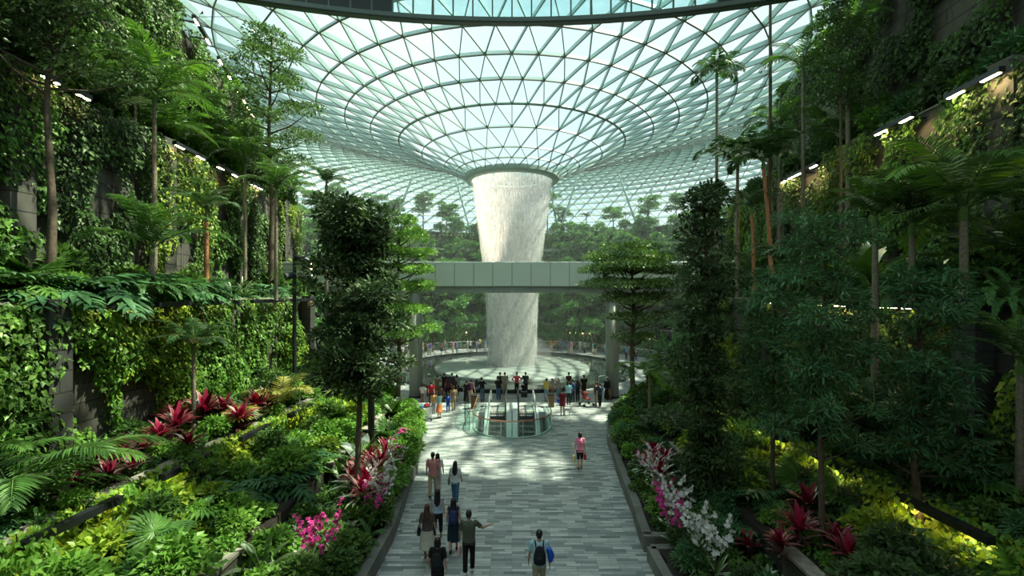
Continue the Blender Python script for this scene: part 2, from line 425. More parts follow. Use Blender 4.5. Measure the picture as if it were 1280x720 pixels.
def fan_leaf_mesh(rad, nseg, m, pet, arc=300, cut=.45, stem=STEM, up=60):
    mb = MB(); a = R(up); tip = np.array([math.cos(a), 0, math.sin(a)]) * pet
    mb.tube([np.zeros(3), tip * .5 + np.array([0, 0, .03]), tip], [.014, .012, .01], stem, 4, False)
    n = np.array([-math.sin(R(up - 40)) * -1, 0, math.cos(R(up - 40))]); ax = np.array([math.cos(R(up - 50)), 0, math.sin(R(up - 50))]); sd = np.array([0, 1.0, 0])
    nn = nrm(np.cross(ax, sd)); nn = nn if nn[2] > 0 else -nn
    th = np.linspace(-R(arc) / 2, R(arc) / 2, nseg)
    d = np.cos(th)[:, None] * ax + np.sin(th)[:, None] * sd - np.array([0, 0, .12])[None]
    leaves(mb, np.tile(tip, (nseg, 1)), d, np.tile(nn, (nseg, 1)) + rng.normal(0, .1, (nseg, 3)), rad * rng.uniform(.88, 1.05, nseg) * (1 - .12 * (np.abs(th) / math.pi)), rad * R(arc) / nseg * 1.0, m, T_LONG)
    return mb.mesh('fan_leaf')

def lobed_leaf_mesh(L, m, pet=.4, lobes=8, up=50):
    mb = MB(); a = R(up); tip = np.array([math.cos(a), 0, math.sin(a)]) * pet
    mb.tube([np.zeros(3), tip], [.012, .008], STEM, 4, False)
    b = R(up - 65); ax = np.array([math.cos(b), 0, math.sin(b)])
    pts = np.array([tip + ax * L * t + np.array([0, 0, -.35 * L * t * t]) for t in np.linspace(0, 1, 12)])
    sd = np.array([0, 1.0, 0]); nn = nrm(np.cross(ax, sd)); nn = nn if nn[2] > 0 else -nn
    t = np.linspace(.02, .92, lobes)
    for sgn in (1, -1):
        p = pts[(t * 11).astype(int)]
        d = sgn * sd[None] + ax[None] * (-.25 + 1.5 * t[:, None]) + np.array([0, 0, -.15])[None]
        leaves(mb, p, d, np.tile(nn, (lobes, 1)), L * .55 * np.sin(np.pi * (.25 + .65 * t)) ** .7, L * .13, m, T_LONG)
    leaves(mb, pts[:6:5], np.tile(ax, (2, 1)) + np.array([0, 0, -.2]), np.tile(nn, (2, 1)), L * .6, L * .22, m, T_LONG)
    return mb.mesh('lobed_leaf')

def leafy(name, lmesh, child, n, h=.15, tilt=(-5, 45), scale=1.0, stem_h=0, hang=False):
    root = empty(name)
    if stem_h > 0: MB().tube([(0, 0, 0), (.03, 0, stem_h * .5), (0, .02, stem_h)], [.035, .03, .025], BARK, 6).build('stem', root)
    for i in range(n):
        o = bpy.data.objects.new(child, lmesh[i % len(lmesh)]); COL.objects.link(o); adopt(o, root)
        o.location = (0, 0, stem_h + random.uniform(0, h)); o.rotation_euler = (R(random.uniform(-8, 8)), -R(random.uniform(*tilt)) * (-1 if hang else 1), i * 2.399)
        s = scale * random.uniform(.7, 1.1); o.scale = (s, s, s)
    return root

def strap_rosette(mb, n, L, W, m, c=(0, 0, 0), up=(15, 80), arch=.5):
    """sword-shaped leaves, each bending outward"""
    c = np.array(c, float)
    for i in range(n):
        az = i * 2.399 + random.uniform(-.2, .2); el = R(random.uniform(*up)); l = L * random.uniform(.7, 1.1)
        h = np.array([math.cos(az), math.sin(az), 0]); s = np.array([-math.sin(az), math.cos(az), 0])
        p = c.copy(); v = []; a = el
        k = 5
        for j in range(k + 1):
            t = j / k; w = W * (math.sin(math.pi * min(.999, .12 + .86 * t)) ** .8) / 2 * random.uniform(.95, 1.05)
            zz = np.array([0, 0, .35 * w])
            v += [p - s * w + zz, p, p + s * w + zz]
            a -= arch * t * 1.1 / k * 2.2
            p = p + (h * math.cos(a) + np.array([0, 0, math.sin(a)])) * l / k
        f = []
        for j in range(k):
            b = j * 3; f += [(b, b + 1, b + 4, b + 3), (b + 1, b + 2, b + 5, b + 4)]
        mb.add(v, np.array(f), m)
def rosette(name, specs, stem_h=0, bark=BARK):
    """specs: list of (n, L, W, material, height, up-range, arch)"""
    root = empty(name)
    if stem_h > 0: MB().tube([(0, 0, -.05), (.02, .01, stem_h / 2), (0, 0, stem_h)], [.03, .025, .02], bark, 6).build('stem', root)
    mb = MB()
    for (n, L, W, m, h, up, arch) in specs: strap_rosette(mb, n, L, W, m, (random.uniform(-.02, .02), 0, h), up, arch)
    mb.build('foliage', root)
    return root

def blob_leaves(mb, c, r, n, L, W, m, droop=.25, T=T_LEAF, shell=.55, upb=.5):
    d = sphere_dirs(n); d[:, 2] = np.where(d[:, 2] < -.35, -d[:, 2], d[:, 2])
    rad = (shell + (1 - shell) * rng.uniform(0, 1, n)[:, None] ** .6)
    pos = np.asarray(c) + d * rad * np.asarray(r)
    dr = d + rng.normal(0, .45, (n, 3)) - np.array([0, 0, droop]); up = d * .6 + np.array([0, 0, upb]) + rng.normal(0, .3, (n, 3))
    s = rng.uniform(.7, 1.25, n)
    leaves(mb, pos, dr, up, L * s, W * s, m, T)

def shrub(name, r, n, L, W, m, extra=None, T=T_LEAF, blobs=5):
    root = empty(name)
    st = MB(); fo = MB()
    for i in range(blobs):
        a = i * 2.399; q = .55 * (i / blobs) ** .5
        c = np.array([math.cos(a) * q * r[0], math.sin(a) * q * r[1], r[2] * (.62 + .25 * math.sin(i * 1.7))])
        st.tube([(0, 0, -.03), c * .5 * np.array([.6, .6, 1]), c], [.025, .018, .008], BARK, 5, False)
        blob_leaves(fo, c, np.array(r) * (.62, .62, .55), n // blobs, L, W, m, T=T)
    st.build('stem', root); fo.build('foliage', root)
    if extra:
        mat, cnt, size = extra; fb = MB()
        d = sphere_dirs(cnt); d[:, 2] = np.abs(d[:, 2]); c = d * np.array(r) * .9 + np.array([0, 0, r[2] * .55])
        flowers(fb, c, d, size, mat); fb.build('blossom', root)
    return root
def flowers(mb, c, d, size, m, petals=5):
    for i in range(petals):
        a = 2 * math.pi * i / petals
        x = nrm(np.cross(d, np.array([0.1, .2, 1.0]))); y = np.cross(d, x)
        dr = x * math.cos(a) + y * math.sin(a) + d * .25
        leaves(mb, c, dr, d, size, size * .75, m, T_SMALL)

def orchid(name, h, m, n=3, leafm=None):
    root = empty(name); lf = MB(); strap_rosette(lf, 9, .38, .07, leafm or L_MID, (0, 0, .02), (20, 70), .4); lf.build('foliage', root)
    st = MB(); fb = MB()
    for i in range(n):
        a = i * 2.1 + .4; top = np.array([math.cos(a) * .28, math.sin(a) * .28, h * (.85 + .1 * i)])
        pts = np.array([top * t + np.array([0, 0, .25 * h * math.sin(math.pi * t) * .6]) for t in np.linspace(0, 1, 8)])
        st.tube(pts, .006, STEM, 4, False)
        c = np.concatenate([pts[3:] + rng.normal(0, .03, (5, 3)) for _ in range(3)]); d = nrm(rng.normal(0, .6, (len(c), 3)) + np.array([0, -.6, .3]))
        flowers(fb, c, d, .05, m)
    st.build('flower_stem', root); fb.build('blossom', root)
    return root

def tree(name, clusters, n, L, W, m, bark, trunk_pts, tr, T=T_LEAF, droop=.25, shell=.2, upb=.6, forks=True):
    """clusters: (x, y, z, rx, ry, rz); a branch runs from the trunk to each"""
    root = empty(name); tp = np.array(trunk_pts, float)
    mb = MB(); hs = np.linspace(0, 1, len(tp)); mb.tube(tp, tr * (1.1 - .75 * hs), bark, 8)
    fo = MB(); vol = np.array([c[3] * c[4] ** .5 * c[5] ** .5 for c in clusters]); vol = vol / vol.sum()
    for c, q in zip(clusters, vol):
        cc = np.array(c[:3]); z = cc[2] - .35 * math.hypot(cc[0], cc[1]) - .2
        k = np.interp(np.clip(z, tp[0, 2] + .3 * (tp[-1, 2] - tp[0, 2]), tp[-1, 2] * .98), tp[:, 2], hs); 
        p0 = np.array([np.interp(k, hs, tp[:, i]) for i in range(3)])
        mid = (p0 + cc) / 2 + np.array([0, 0, -.08 * np.linalg.norm(cc - p0)])
        if forks: mb.tube([p0, mid, cc], [tr * .38, tr * .24, tr * .08], bark, 5, False)
        blob_leaves(fo, cc, c[3:6], max(6, int(n * q)), L, W, m, droop, T, shell, upb)
    mb.build('trunk', root); fo.build('foliage', root)
    return root

# mats of creeper: leaves hung over a wall patch
def creeper(name, origin, udir, W_, H_, out, n, L, m, m2=None, thick=.25, seed=0, cover=.0, hang=True):
    """origin: lower corner, udir: along the wall, out: away from the wall"""
    g = np.random.default_rng(seed)
    u = g.uniform(0, W_, n * 2); v = H_ * g.uniform(0, 1, n * 2) ** .9
    k = np.array([noise.noise(Vector((a * .55 + seed * 3.1, b * .35, seed * 1.7))) + .35 * noise.noise(Vector((a * 2.1, b * 1.2, seed))) for a, b in zip(u, v)])
    keep = k > cover; u = u[keep][:n]; v = v[keep][:n]; k = k[keep][:n]
    o = np.array(origin, float); ud = nrm(np.array(udir, float)); od = nrm(np.array(out, float))
    dep = thick * (.15 + g.uniform(0, 1, len(u)) * np.clip(.3 + (k - cover) * 1.6, .2, 1.3))
    pos = u[:, None] * ud + v[:, None] * np.array([0, 0, 1.0]) + dep[:, None] * od
    dr = od * .35 + g.normal(0, .55, (len(u), 1)) * ud + np.array([0, 0, -.75]) + g.normal(0, .25, (len(u), 3))
    up = od + np.array([0, 0, .7]) + g.normal(0, .35, (len(u), 3)); s = g.uniform(.65, 1.25, len(u))
    mb = MB()
    if m2 is None: leaves(mb, pos, dr, up, L * s, L * .62 * s, m)
    else:
        sel = g.uniform(0, 1, len(u)) < .5 + .9 * np.array([noise.noise(Vector((a * .4 + 9, b * .4, seed * 2.2))) for a, b in zip(u, v)])
        leaves(mb, pos[sel], dr[sel], up[sel], L * s[sel], L * .62 * s[sel], m); leaves(mb, pos[~sel], dr[~sel], up[~sel], L * s[~sel], L * .62 * s[~sel], m2)
    # woody runners
    for i in range(max(2, int(W_ / 1.2))):
        x = (i + .5) / max(2, int(W_ / 1.2)) * W_; hh = H_ * .9
        pts = [ud * (x + .15 * math.sin(j * 1.3 + i)) + od * .04 + np.array([0, 0, hh * j / 7]) for j in range(8)]
        mb.tube(pts, .014, BARK, 4, False)
    return mb.build(name, loc=tuple(o))

# ------------------------------------------------------------------ the place: floors, walls, terraces
PC = (0.0, 48.0)                 # centre of the pool and of the glass funnel
def kerbL(y): return float(np.interp(y, [0, 8, 12.7, 14.4, 16.8, 18.2, 20, 24, 27, 28.5, 30], [-3.9, -3.85, -3.79, -3.75, -3.93, -4.1, -4.15, -4.7, -5.6, -7.2, -11]))
def struct(o): o['kind'] = 'structure'; return o

# floor with an escalator well and the pool cut out
WX, WY0, WY1, WR = 2.2, 26.9, 31.6, 2.2
def well_outline(r=0.0):
    a = np.linspace(math.pi, 2 * math.pi, 25)
    arc = [((WX + r) * math.cos(t), WY0 + (WR + r) * math.sin(t)) for t in a]
    return arc + [(WX + r, WY1), (-(WX + r), WY1)]
def annulus_floor():
    mb = MB()
    def q(x0, x1, y0, y1): mb.add([(x0, y0, 0), (x1, y0, 0), (x1, y1, 0), (x0, y1, 0)], [(0, 1, 2, 3)], PAVE)
    q(-75, 75, -12, WY0 - WR)
    q(-75, -WX, WY0 - WR, WY1); q(WX, 75, WY0 - WR, WY1)
    a = np.linspace(math.pi, 2 * math.pi, 25)
    for i in range(24):
        x0, x1 = WX * math.cos(a[i]), WX * math.cos(a[i + 1]); y0, y1 = WY0 + WR * math.sin(a[i]), WY0 + WR * math.sin(a[i + 1])
        mb.add([(x0, WY0 - WR, 0), (x1, WY0 - WR, 0), (x1, y1, 0), (x0, y0, 0)], [(0, 1, 2, 3)], PAVE)
    q(-75, 75, WY1, 34.0)
    # around the pool
    n = 96; v = []; f = []
    for i in range(n):
        t = 2 * math.pi * i / n; c, s_ = math.cos(t), math.sin(t)
        v.append((PC[0] + 12.2 * c, PC[1] + 12.2 * s_, 0))
        k = min(75 / max(abs(c), 1e-6), (PC[1] - 34.0) / max(-s_, 1e-6) if s_ < 0 else 70 / max(s_, 1e-6))
        v.append((PC[0] + k * c, PC[1] + k * s_, 0))
    for i in range(n):
        j = (i + 1) % n; f.append((2 * i, 2 * i + 1, 2 * j + 1, 2 * j))
    mb.add(v, f, PAVE)
    return struct(mb.build('floor'))
annulus_floor()
struct(MB().box((-75, -12, -6.4), (75, 34, -6.2), CONC_X).build('floor_lower_level'))

# pool: rim, water, raised disc
mb = MB(); mb.lathe([(12.2, 0), (12.2, .28), (11.9, .28), (11.9, -.4)], BLACK, 96, (PC[0], PC[1], 0)); struct(mb.build('trim_pool_rim'))
def water_mat():
    m, nt, out = nodes_of('pool_water')
    p = N(nt, 'BsdfPrincipled'); p.inputs['Base Color'].default_value = (.035, .05, .045, 1); p.inputs['Roughness'].default_value = .07
    n = N(nt, 'TexNoise'); n.inputs['Scale'].default_value = 3; n.inputs['Detail'].default_value = 3
    b = N(nt, 'Bump'); b.inputs['Strength'].default_value = .12; b.inputs['Distance'].default_value = .05
    nt.links.new(n.outputs['Fac'], b.inputs['Height']); nt.links.new(b.outputs[0], p.inputs['Normal']); nt.links.new(p.outputs[0], out.inputs['Surface']); return m
WATER = water_mat()
mb = MB(); mb.lathe([(11.9, .05), (8.1, .05), (7.9, .0)], WATER, 96, (PC[0], PC[1], 0)); struct(mb.build('floor_pool_water'))
DISC = plain('wet_acrylic_disc', (.30, .36, .325), .16, 0, .6, var=.12, scale=.8)
mb = MB(); mb.lathe([(8.1, .0), (8.1, .30), (7.9, .34), (6.0, .44), (3, .52), (.01, .55)], DISC, 96, (PC[0], PC[1], 0))
dd = mb.build('fountain_basin_disc', smooth=True); tag(dd, 'round pale wet disc in the middle of the pool where the waterfall lands', 'fountain basin')
# low glass fence segments round the pool front
def glass_arc(name, r, a0, a1, h, n, c=PC, z0=0.0, rail=STEEL_BR, gl=GLASS_RAIL, base=None, post=True, label='', cat='railing', sy=1.0):
    root = empty(name, (c[0], c[1], z0)); g = MB(); rl = MB(); A = np.linspace(a0, a1, n + 1)
    pt = [(r * math.cos(t), r * sy * math.sin(t)) for t in A]
    for (x0, y0), (x1, y1) in zip(pt[:-1], pt[1:]):
        g.bar((x0, y0, h / 2 + .03), (x1, y1, h / 2 + .03), .015, h - .06, gl)
    g.build('glass_panel', root)
    rl.tube([(x, y, h) for x, y in pt], .03, rail, 6); rl.build('handrail', root)
    if base: b = MB(); [b.bar((x0, y0, .05), (x1, y1, .05), .08, .10, base) for (x0, y0), (x1, y1) in zip(pt[:-1], pt[1:])]; b.build('base_channel', root)
    if post:
        for x, y in pt[::max(1, n // 6)]: MB().tube([(x, y, 0), (x, y, h)], .02, STEEL_BR, 6).build('post', root)
    tag(root, label, cat); return root
glass_arc('glass_railing', 12.35, R(198), R(232), .95, 10, label='low glass railing curving round the front of the pool behind the seated crowd', base=BLACK)
glass_arc('glass_railing', 12.35, R(306), R(345), .95, 10, label='low glass railing curving round the pool beside the column near the black dressed person', base=BLACK)
glass_arc('glass_railing', 18.3, R(20), R(160), 1.0, 30, label='long glass railing around the far ring walkway behind the pool', base=BLACK)

# kerbs and planter beds beside the path, mirrored; stepping walls L05, L1, L2, L3, L4
def wall_poly(name, pts, h0, h1, th, mat, cop=None, side=1):
    mb = MB()
    for (x0, y0), (x1, y1) in zip(pts[:-1], pts[1:]):
        mb.bar((x0, y0, (h0 + h1) / 2), (x1, y1, (h0 + h1) / 2), th, h1 - h0, mat)
        if cop: mb.bar((x0, y0, h1 + .04), (x1, y1, h1 + .04), th + .08, .08, cop)
    return mb.build(name)
for s, nm in ((-1, 'left'), (1, 'right')):
    kp = [(s * abs(kerbL(y)) if s < 0 else s * abs(kerbR), y) for y, kerbR in []]
    if s < 0: kp = [(kerbL(y) - .15, y) for y in (2, 8, 11, 13, 14.4, 15.6, 16.8, 18.2, 20, 22, 24, 25.5, 27, 27.8, 28.5, 29.3, 30)]
    else: kp = [(4.15, 13.95), (4.25, 15), (4.42, 16.3), (4.5, 17.5), (4.72, 20), (4.95, 22), (5.15, 24), (5.6, 26), (6.2, 28), (7.4, 30), (9.5, 31.5), (12, 32)]
    k = wall_poly('trim_kerb_' + nm, kp, 0, .48, .28, CONC_PL); struct(k)
    if s > 0:
        struct(wall_poly('trim_kerb_right_front', [(4.15, 2), (4.12, 8), (4.1, 13.4), (4.6, 13.4), (6, 13.35)], 0, .42, .26, CONC_PL))
        struct(wall_poly('trim_kerb_right_return', [(4.02, 13.98), (6.2, 13.9)], 0, .48, .28, CONC_PL))
    # soil beds at each level
    def bed(name, inner, outer, z, ys):
        mb = MB(); v = [(inner(y), y, z) for y in ys] + [(outer(y), y, z) for y in ys]; n = len(ys)
        mb.add(v, [(i, i + 1, n + i + 1, n + i) for i in range(n - 1)], SOIL); return struct(mb.build(name))
    w05 = lambda y: s * 7.05
    w1 = lambda y: s * float(np.interp(y, [2, 16, 26, 31], [11.4, 10.6, 9.9, 9.7]))
    w2 = lambda y: s * 14.0
    w3 = lambda y: s * (15 + .109 * y)
    w4 = lambda y: s * float(np.interp(y, [0, 20, 26.5, 38.5, 44], [16.9, 18.6, 19.4, 22.8, 24.4]))
    ki = (lambda y: kerbL(y) - .2) if s < 0 else (lambda y: float(np.interp(y, [2, 14, 20, 24, 28, 30, 32], [4.2, 4.3, 4.8, 5.2, 6.3, 7.5, 12])))
    Y30 = [2, 8, 12, 15, 18, 20, 22, 24, 26, 28]
    bed('floor_bed_a_' + nm, ki, w05, .40, Y30); bed('floor_bed_b_' + nm, w05, w1, 1.22, Y30 + [30]); bed('floor_bed_c_' + nm, w1, w2, 2.42, Y30 + [31]);
    bed('floor_bed_d_' + nm, w2, lambda y: w3(y) + s * .5, 7.5, [-8, 0, 10, 20, 30, 42]); bed('floor_bed_e_' + nm, w3, lambda y: w4(y) + s * .5, 15.2, [-8, 0, 10, 20, 30, 42])
    # L05 broken into stepped lengths
    for a, b in ((9.2, 11.6), (17.4, 19.9), (21.8, 24.5)):
        o = MB().box((min(w05(0) - .16, w05(0) + .16), a, .35), (max(w05(0) - .16, w05(0) + .16), b, 1.30), CONC_Y).box((w05(0) - .2, a - .04, 1.30), (w05(0) + .2, b + .04, 1.38), COPING).build('trim_planter_wall_' + nm); struct(o)
    o = MB().box((w05(0) - .05, 2, .3), (w05(0) + .05, 28, 1.2), SOIL).build('trim_bank_' + nm); struct(o)
    ys = [2, 8, 16, 21, 26, 31]
    struct(wall_poly('wall_%s_lower' % nm, [(w1(y), y) for y in ys], 1.0, 2.5, .30, CONC_Y, COPING))
    struct(wall_poly('wall_%s_middle' % nm, [(w2(0), y) for y in (-8, 13, 21, 31)], 2.2, 7.55, .30, CONC_Y, COPING))
    struct(MB().bar((w2(0), 31, 4.9), (s * 19, 33.0, 4.9), .3, 5.3, CONC_X).build('wall_%s_middle_end' % nm))
    struct(wall_poly('wall_%s_upper' % nm, [(w3(y), y) for y in (-8, 10, 25, 41.5)], 7.2, 15.25, .35, CONC_Y, COPING))
    struct(MB().bar((w3(41.5), 41.5, 11), (s * 30, 43, 11), .35, 8.6, CONC_X).build('wall_%s_upper_end' % nm))
    struct(wall_poly('wall_%s_top' % nm, [(w4(y), y) for y in (-8, 0, 20, 26.5, 38.5, 42)], 14.8, 23.2, .35, CONC_Y, COPING))
    struct(MB().bar((w4(42), 42, 19), (s * 34, 44, 19), .35, 8.6, CONC_X).build('wall_%s_top_end' % nm))
    # pilasters
    for y in (12.9, 29.6): struct(MB().box((s * 13.4 - .28, y, 1.2), (s * 13.4 + .28, y + .7, 7.7), CONC_D).build('wall_%s_pier' % nm))
    for y in (14.5, 22, 29.5, 37): struct(MB().bar((w3(y) - s * .35, y, 11.4), (w3(y) - s * .35, y + .8, 11.4), .5, 8.2, CONC_Y).build('wall_%s_pier_upper' % nm))
struct(MB().box((-40, -9, 0), (40, -8.5, 15), COPING).build('wall_back_added'))  # unseen wall added to limit the light from behind the viewer
struct(MB().box((-3.5, -8.5, CAMH - 2.0), (3.5, .6, CAMH - 1.7), CONC_X).build('floor_gallery'))

# unseen louvres added over the right-hand side to keep direct sun off the path
SL = plain('roof_slab', (.20, .22, .21), .8)
SHADE_BLADE = plain('shade_blade_white', (.72, .74, .72), .6)
mb = MB(); w_ = .52; sp_ = .58; tz = math.atan2(SUN_TO.x, SUN_TO.z)
for i in range(int((40 - 8.5) / sp_)):
    x = 8.5 + i * sp_; dx, dz = math.cos(tz) * w_ / 2, -math.sin(tz) * w_ / 2; z_ = CAMH + 15.9
    mb.add([(x - dx, -9, z_ - dz), (x + dx, -9, z_ + dz), (x + dx, 22.0, z_ + dz), (x - dx, 22.0, z_ - dz), (x - dx, -9, z_ + .02 - dz), (x + dx, -9, z_ + .02 + dz), (x + dx, 22.0, z_ + .02 + dz), (x - dx, 22.0, z_ + .02 - dz)],
           [(0, 1, 2, 3), (4, 7, 6, 5), (0, 3, 7, 4), (1, 5, 6, 2)], SHADE_BLADE)
struct(mb.build('ceiling_added_shade_louvres'))


# terraces of the forest valley round the far side of the pool
TER = [(20.0, 0, 3.4), (24.0, 3.4, 7.4), (28.0, 7.4, 11.3), (32.0, 11.3, 15.4), (37.0, 15.4, 19.0)]
LEDGE = plain('terrace_ledge', (.24, .27, .24), .6, var=.1)
for i, (r, h0, h1) in enumerate(TER):
    mb = MB(); A = np.linspace(R(-28), R(208), 60)
    for t0, t1 in zip(A[:-1], A[1:]):
        p0 = (PC[0] + r * math.cos(t0), PC[1] + r * math.sin(t0)); p1 = (PC[0] + r * math.cos(t1), PC[1] + r * math.sin(t1))
        mb.bar((*p0, (h0 + h1) / 2), (*p1, (h0 + h1) / 2), .3, h1 - h0, CONC_X); mb.bar((*p0, h1), (*p1, h1), .5, .16 if i != 3 else .5, LEDGE)
    struct(mb.build('wall_terrace'))
    mb = MB(); r2 = TER[i + 1][0] if i < 4 else 70
    v = [(PC[0] + q * math.cos(t), PC[1] + q * math.sin(t), h1 - .05) for t in A for q in (r, r2)]
    mb.add(v, [(2 * k, 2 * k + 1, 2 * k + 3, 2 * k + 2) for k in range(len(A) - 1)], SOIL); struct(mb.build('floor_terrace'))

# ------------------------------------------------------------------ glass roof: a torus that pours down into the funnel
RINGS = [(4.75, 12.2, 28), (5.8, 12.75, 28), (7.0, 13.35, 28), (9.3, 14.35, 28), (11.5, 15.4, 56), (14.2, 16.15, 56), (16.5, 16.85, 56), (18.9, 17.5, 56), (21.2, 18.3, 56),
         (23.7, 19.2, 56), (26.3, 20.2, 56), (28.8, 21.1, 112)]
RINGS += [(r, float(np.interp(r, [28.8, 32, 35, 38, 41, 44, 47, 50, 53, 56, 59, 62, 64], [21.1, 22, 22.7, 23.1, 23.2, 23, 22.5, 21.7, 20.4, 18.6, 16.4, 13.6, 11])), 112) for r in np.arange(30.6, 64.2, 1.65)]
def roof():
    nodes = []; off = 0
    st = 0.5; offs = []
    for i, (r, z, n) in enumerate(RINGS):
        if i and RINGS[i - 1][2] == n: st = (st + .5) % 1
        elif i: st = (st * 2) % 1
        offs.append(st)
        t = (np.arange(n) + st) / n * 2 * np.pi - np.pi / 2
        nodes.append(np.stack([PC[0] + r * np.cos(t), PC[1] + r * np.sin(t), np.full(n, CAMH + z)], 1))
    E = []; T = []; ringE = []
    for i in range(len(RINGS)):
        n = RINGS[i][2]
        for j in range(n): ringE.append((nodes[i][j], nodes[i][(j + 1) % n], RINGS[i][0]))
        if i + 1 < len(RINGS):
            n2 = RINGS[i + 1][2]; A, B = nodes[i], nodes[i + 1]
            if n2 == n:
                d = -1 if offs[i + 1] > offs[i] else 0
                for j in range(n):
                    b0, b1 = B[(j + d) % n], B[(j + d + 1) % n]
                    E += [(A[j], b0), (A[j], b1)]; T += [(A[j], b0, b1), (A[j], b1, A[(j + 1) % n])]
            else:
                k0 = int(round(2 * offs[i] - offs[i + 1])) 
                for j in range(n):
                    c = 2 * j + k0; b = [B[(c + q) % n2] for q in (-1, 0, 1)]
                    E += [(A[j], b[0]), (A[j], b[1]), (A[j], b[2])]; T += [(A[j], b[0], b[1]), (A[j], b[1], b[2]), (A[j], b[2], A[(j + 1) % n])]
    def beams(mb, A, B, w, d, m, drop=0.0):
        A = np.array(A, float); B = np.array(B, float); y = nrm(B - A); c = (A + B) / 2
        up = np.tile([0, 0, 1.0], (len(A), 1)); rr = np.hypot(c[:, 0] - PC[0], c[:, 1] - PC[1])
        sl = np.interp(rr, [r for r, z, n in RINGS], np.gradient([z for r, z, n in RINGS], [r for r, z, n in RINGS]))
        er = np.stack([(c[:, 0] - PC[0]) / rr, (c[:, 1] - PC[1]) / rr, 0 * rr], 1)
        up = nrm(up - er * sl[:, None]); x = nrm(np.cross(y, up)); z = np.cross(x, y); dr_ = np.broadcast_to(drop, (len(A),))[:, None]; A = A - z * dr_; B = B - z * dr_
        w = np.broadcast_to(w, (len(A),))[:, None]; dd = np.broadcast_to(d, (len(A),))[:, None]
        v = np.stack([A - x * w / 2, A + x * w / 2, A + x * w / 2 - z * dd, A - x * w / 2 - z * dd, B - x * w / 2, B + x * w / 2, B + x * w / 2 - z * dd, B - x * w / 2 - z * dd], 1)
        q = np.array([(0, 1, 5, 4), (1, 2, 6, 5), (2, 3, 7, 6), (3, 0, 4, 7)])
        f = q[None] + (np.arange(len(A)) * 8)[:, None, None]
        mb.add(v.reshape(-1, 3), f.reshape(-1, 4), m)
    mb = MB()
    ea = np.array([e[0] for e in E]); eb = np.array([e[1] for e in E]); rr = np.hypot(ea[:, 0], ea[:, 1] - PC[1])
    dp = np.interp(rr, [5, 12, 25, 60], [.12, .24, .44, .46]); beams(mb, ea, eb, np.interp(rr, [5, 60], [.02, .03]), dp, STEEL_FIN)
    beams(mb, ea, eb, np.interp(rr, [5, 12, 25, 30, 60], [.05, .065, .085, .075, .07]), .05, STEEL_FLANGE, dp)
    ra = np.array([e[0] for e in ringE]); rb = np.array([e[1] for e in ringE]); rr = np.hypot(ra[:, 0], ra[:, 1] - PC[1])
    dp = np.interp(rr, [5, 12, 25, 60], [.12, .24, .40, .60]); beams(mb, ra, rb, np.interp(rr, [5, 60], [.03, .05]), dp, STEEL_FIN)
    beams(mb, ra, rb, np.interp(rr, [5, 12, 25, 60], [.06, .09, .11, .10]), .06, STEEL_FLANGE, dp)
    g = struct(mb.build('ceiling'))
    gb = MB(); T = np.array(T); gb.add(T.reshape(-1, 3), np.arange(len(T) * 3).reshape(-1, 3), GLASS_ROOF)
    p = gb.build('glass_pane', g)
    # pale service ring inside the funnel
    sr = MB(); n = 56; a = np.linspace(0, 2 * np.pi, n + 1)
    pts = [(PC[0] + 11.6 * math.cos(t), PC[1] + 11.6 * math.sin(t), CAMH + 15.25) for t in a]
    sr.tube(pts, .10, STEEL_FIN, 6, False); sr.build('service_ring', g)
roof()
# oculus ring
mb = MB(); mb.lathe([(4.95, 12.35), (4.95, 11.95), (4.75, 11.72), (4.35, 11.66), (4.2, 11.8), (4.2, 12.2), (4.5, 12.4), (4.95, 12.35)], STEEL_ROOF, 96, (PC[0], PC[1], CAMH))
oc = mb.build('oculus_ring', smooth=False); tag(oc, 'thick grey steel ring at the mouth of the glass funnel above the waterfall', 'oculus ring')

# ring gallery overhead at the very top: curved beam, mullions, glass
def ring_gallery():
    root = empty('ring_gallery', (0, -20.7, CAMH + 13.85)); RR = 44.0
    def pt(x, z=0, dr=0): r = RR + dr; return (x * (RR + dr) / RR, math.sqrt(RR * RR - x * x) * (RR + dr) / RR, z)
    xs = np.linspace(-19, 19, 39)
    b = MB()
    for a, c in zip(xs[:-1], xs[1:]):
        b.bar(pt(a, .08), pt(c, .08), .30, .30, BEAM_RING); b.bar(pt(a, -.04, -.02), pt(c, -.04, -.02), .42, .05, STEEL_DARK)
    b.build('edge_beam', root)
    t = MB(); [t.bar(pt(a, 1.28), pt(c, 1.28), .12, .10, BEAM_RING) for a, c in zip(xs[:-1], xs[1:])]; t.build('top_rail', root)
    for x in xs: MB().bar(pt(x, .2), pt(x, 1.28), .07, .10, BEAM_RING, up=(0, 1, 0)).bar(pt(x, .02), pt(x, .02, .28), .05, .08, BEAM_RING).build('mullion', root)
    g = MB(); d = MB(); nd = 0
    for a, c in zip(xs[:-1], xs[1:]):
        m = (a + c) / 2
        if -6.2 < m < 10: g.bar(pt(a, .74), pt(c, .74), .012, 1.05, GLASS_TEAL)
        else: d.bar(pt(a, .74), pt(c, .74), .05, 1.05, STEEL_DARK)
    g.build('glass_panel', root); d.build('solid_panel', root)
    tag(root, 'curved overhead gallery edge with green grey beam and glazed balustrade across the top', 'gallery')
ring_gallery()

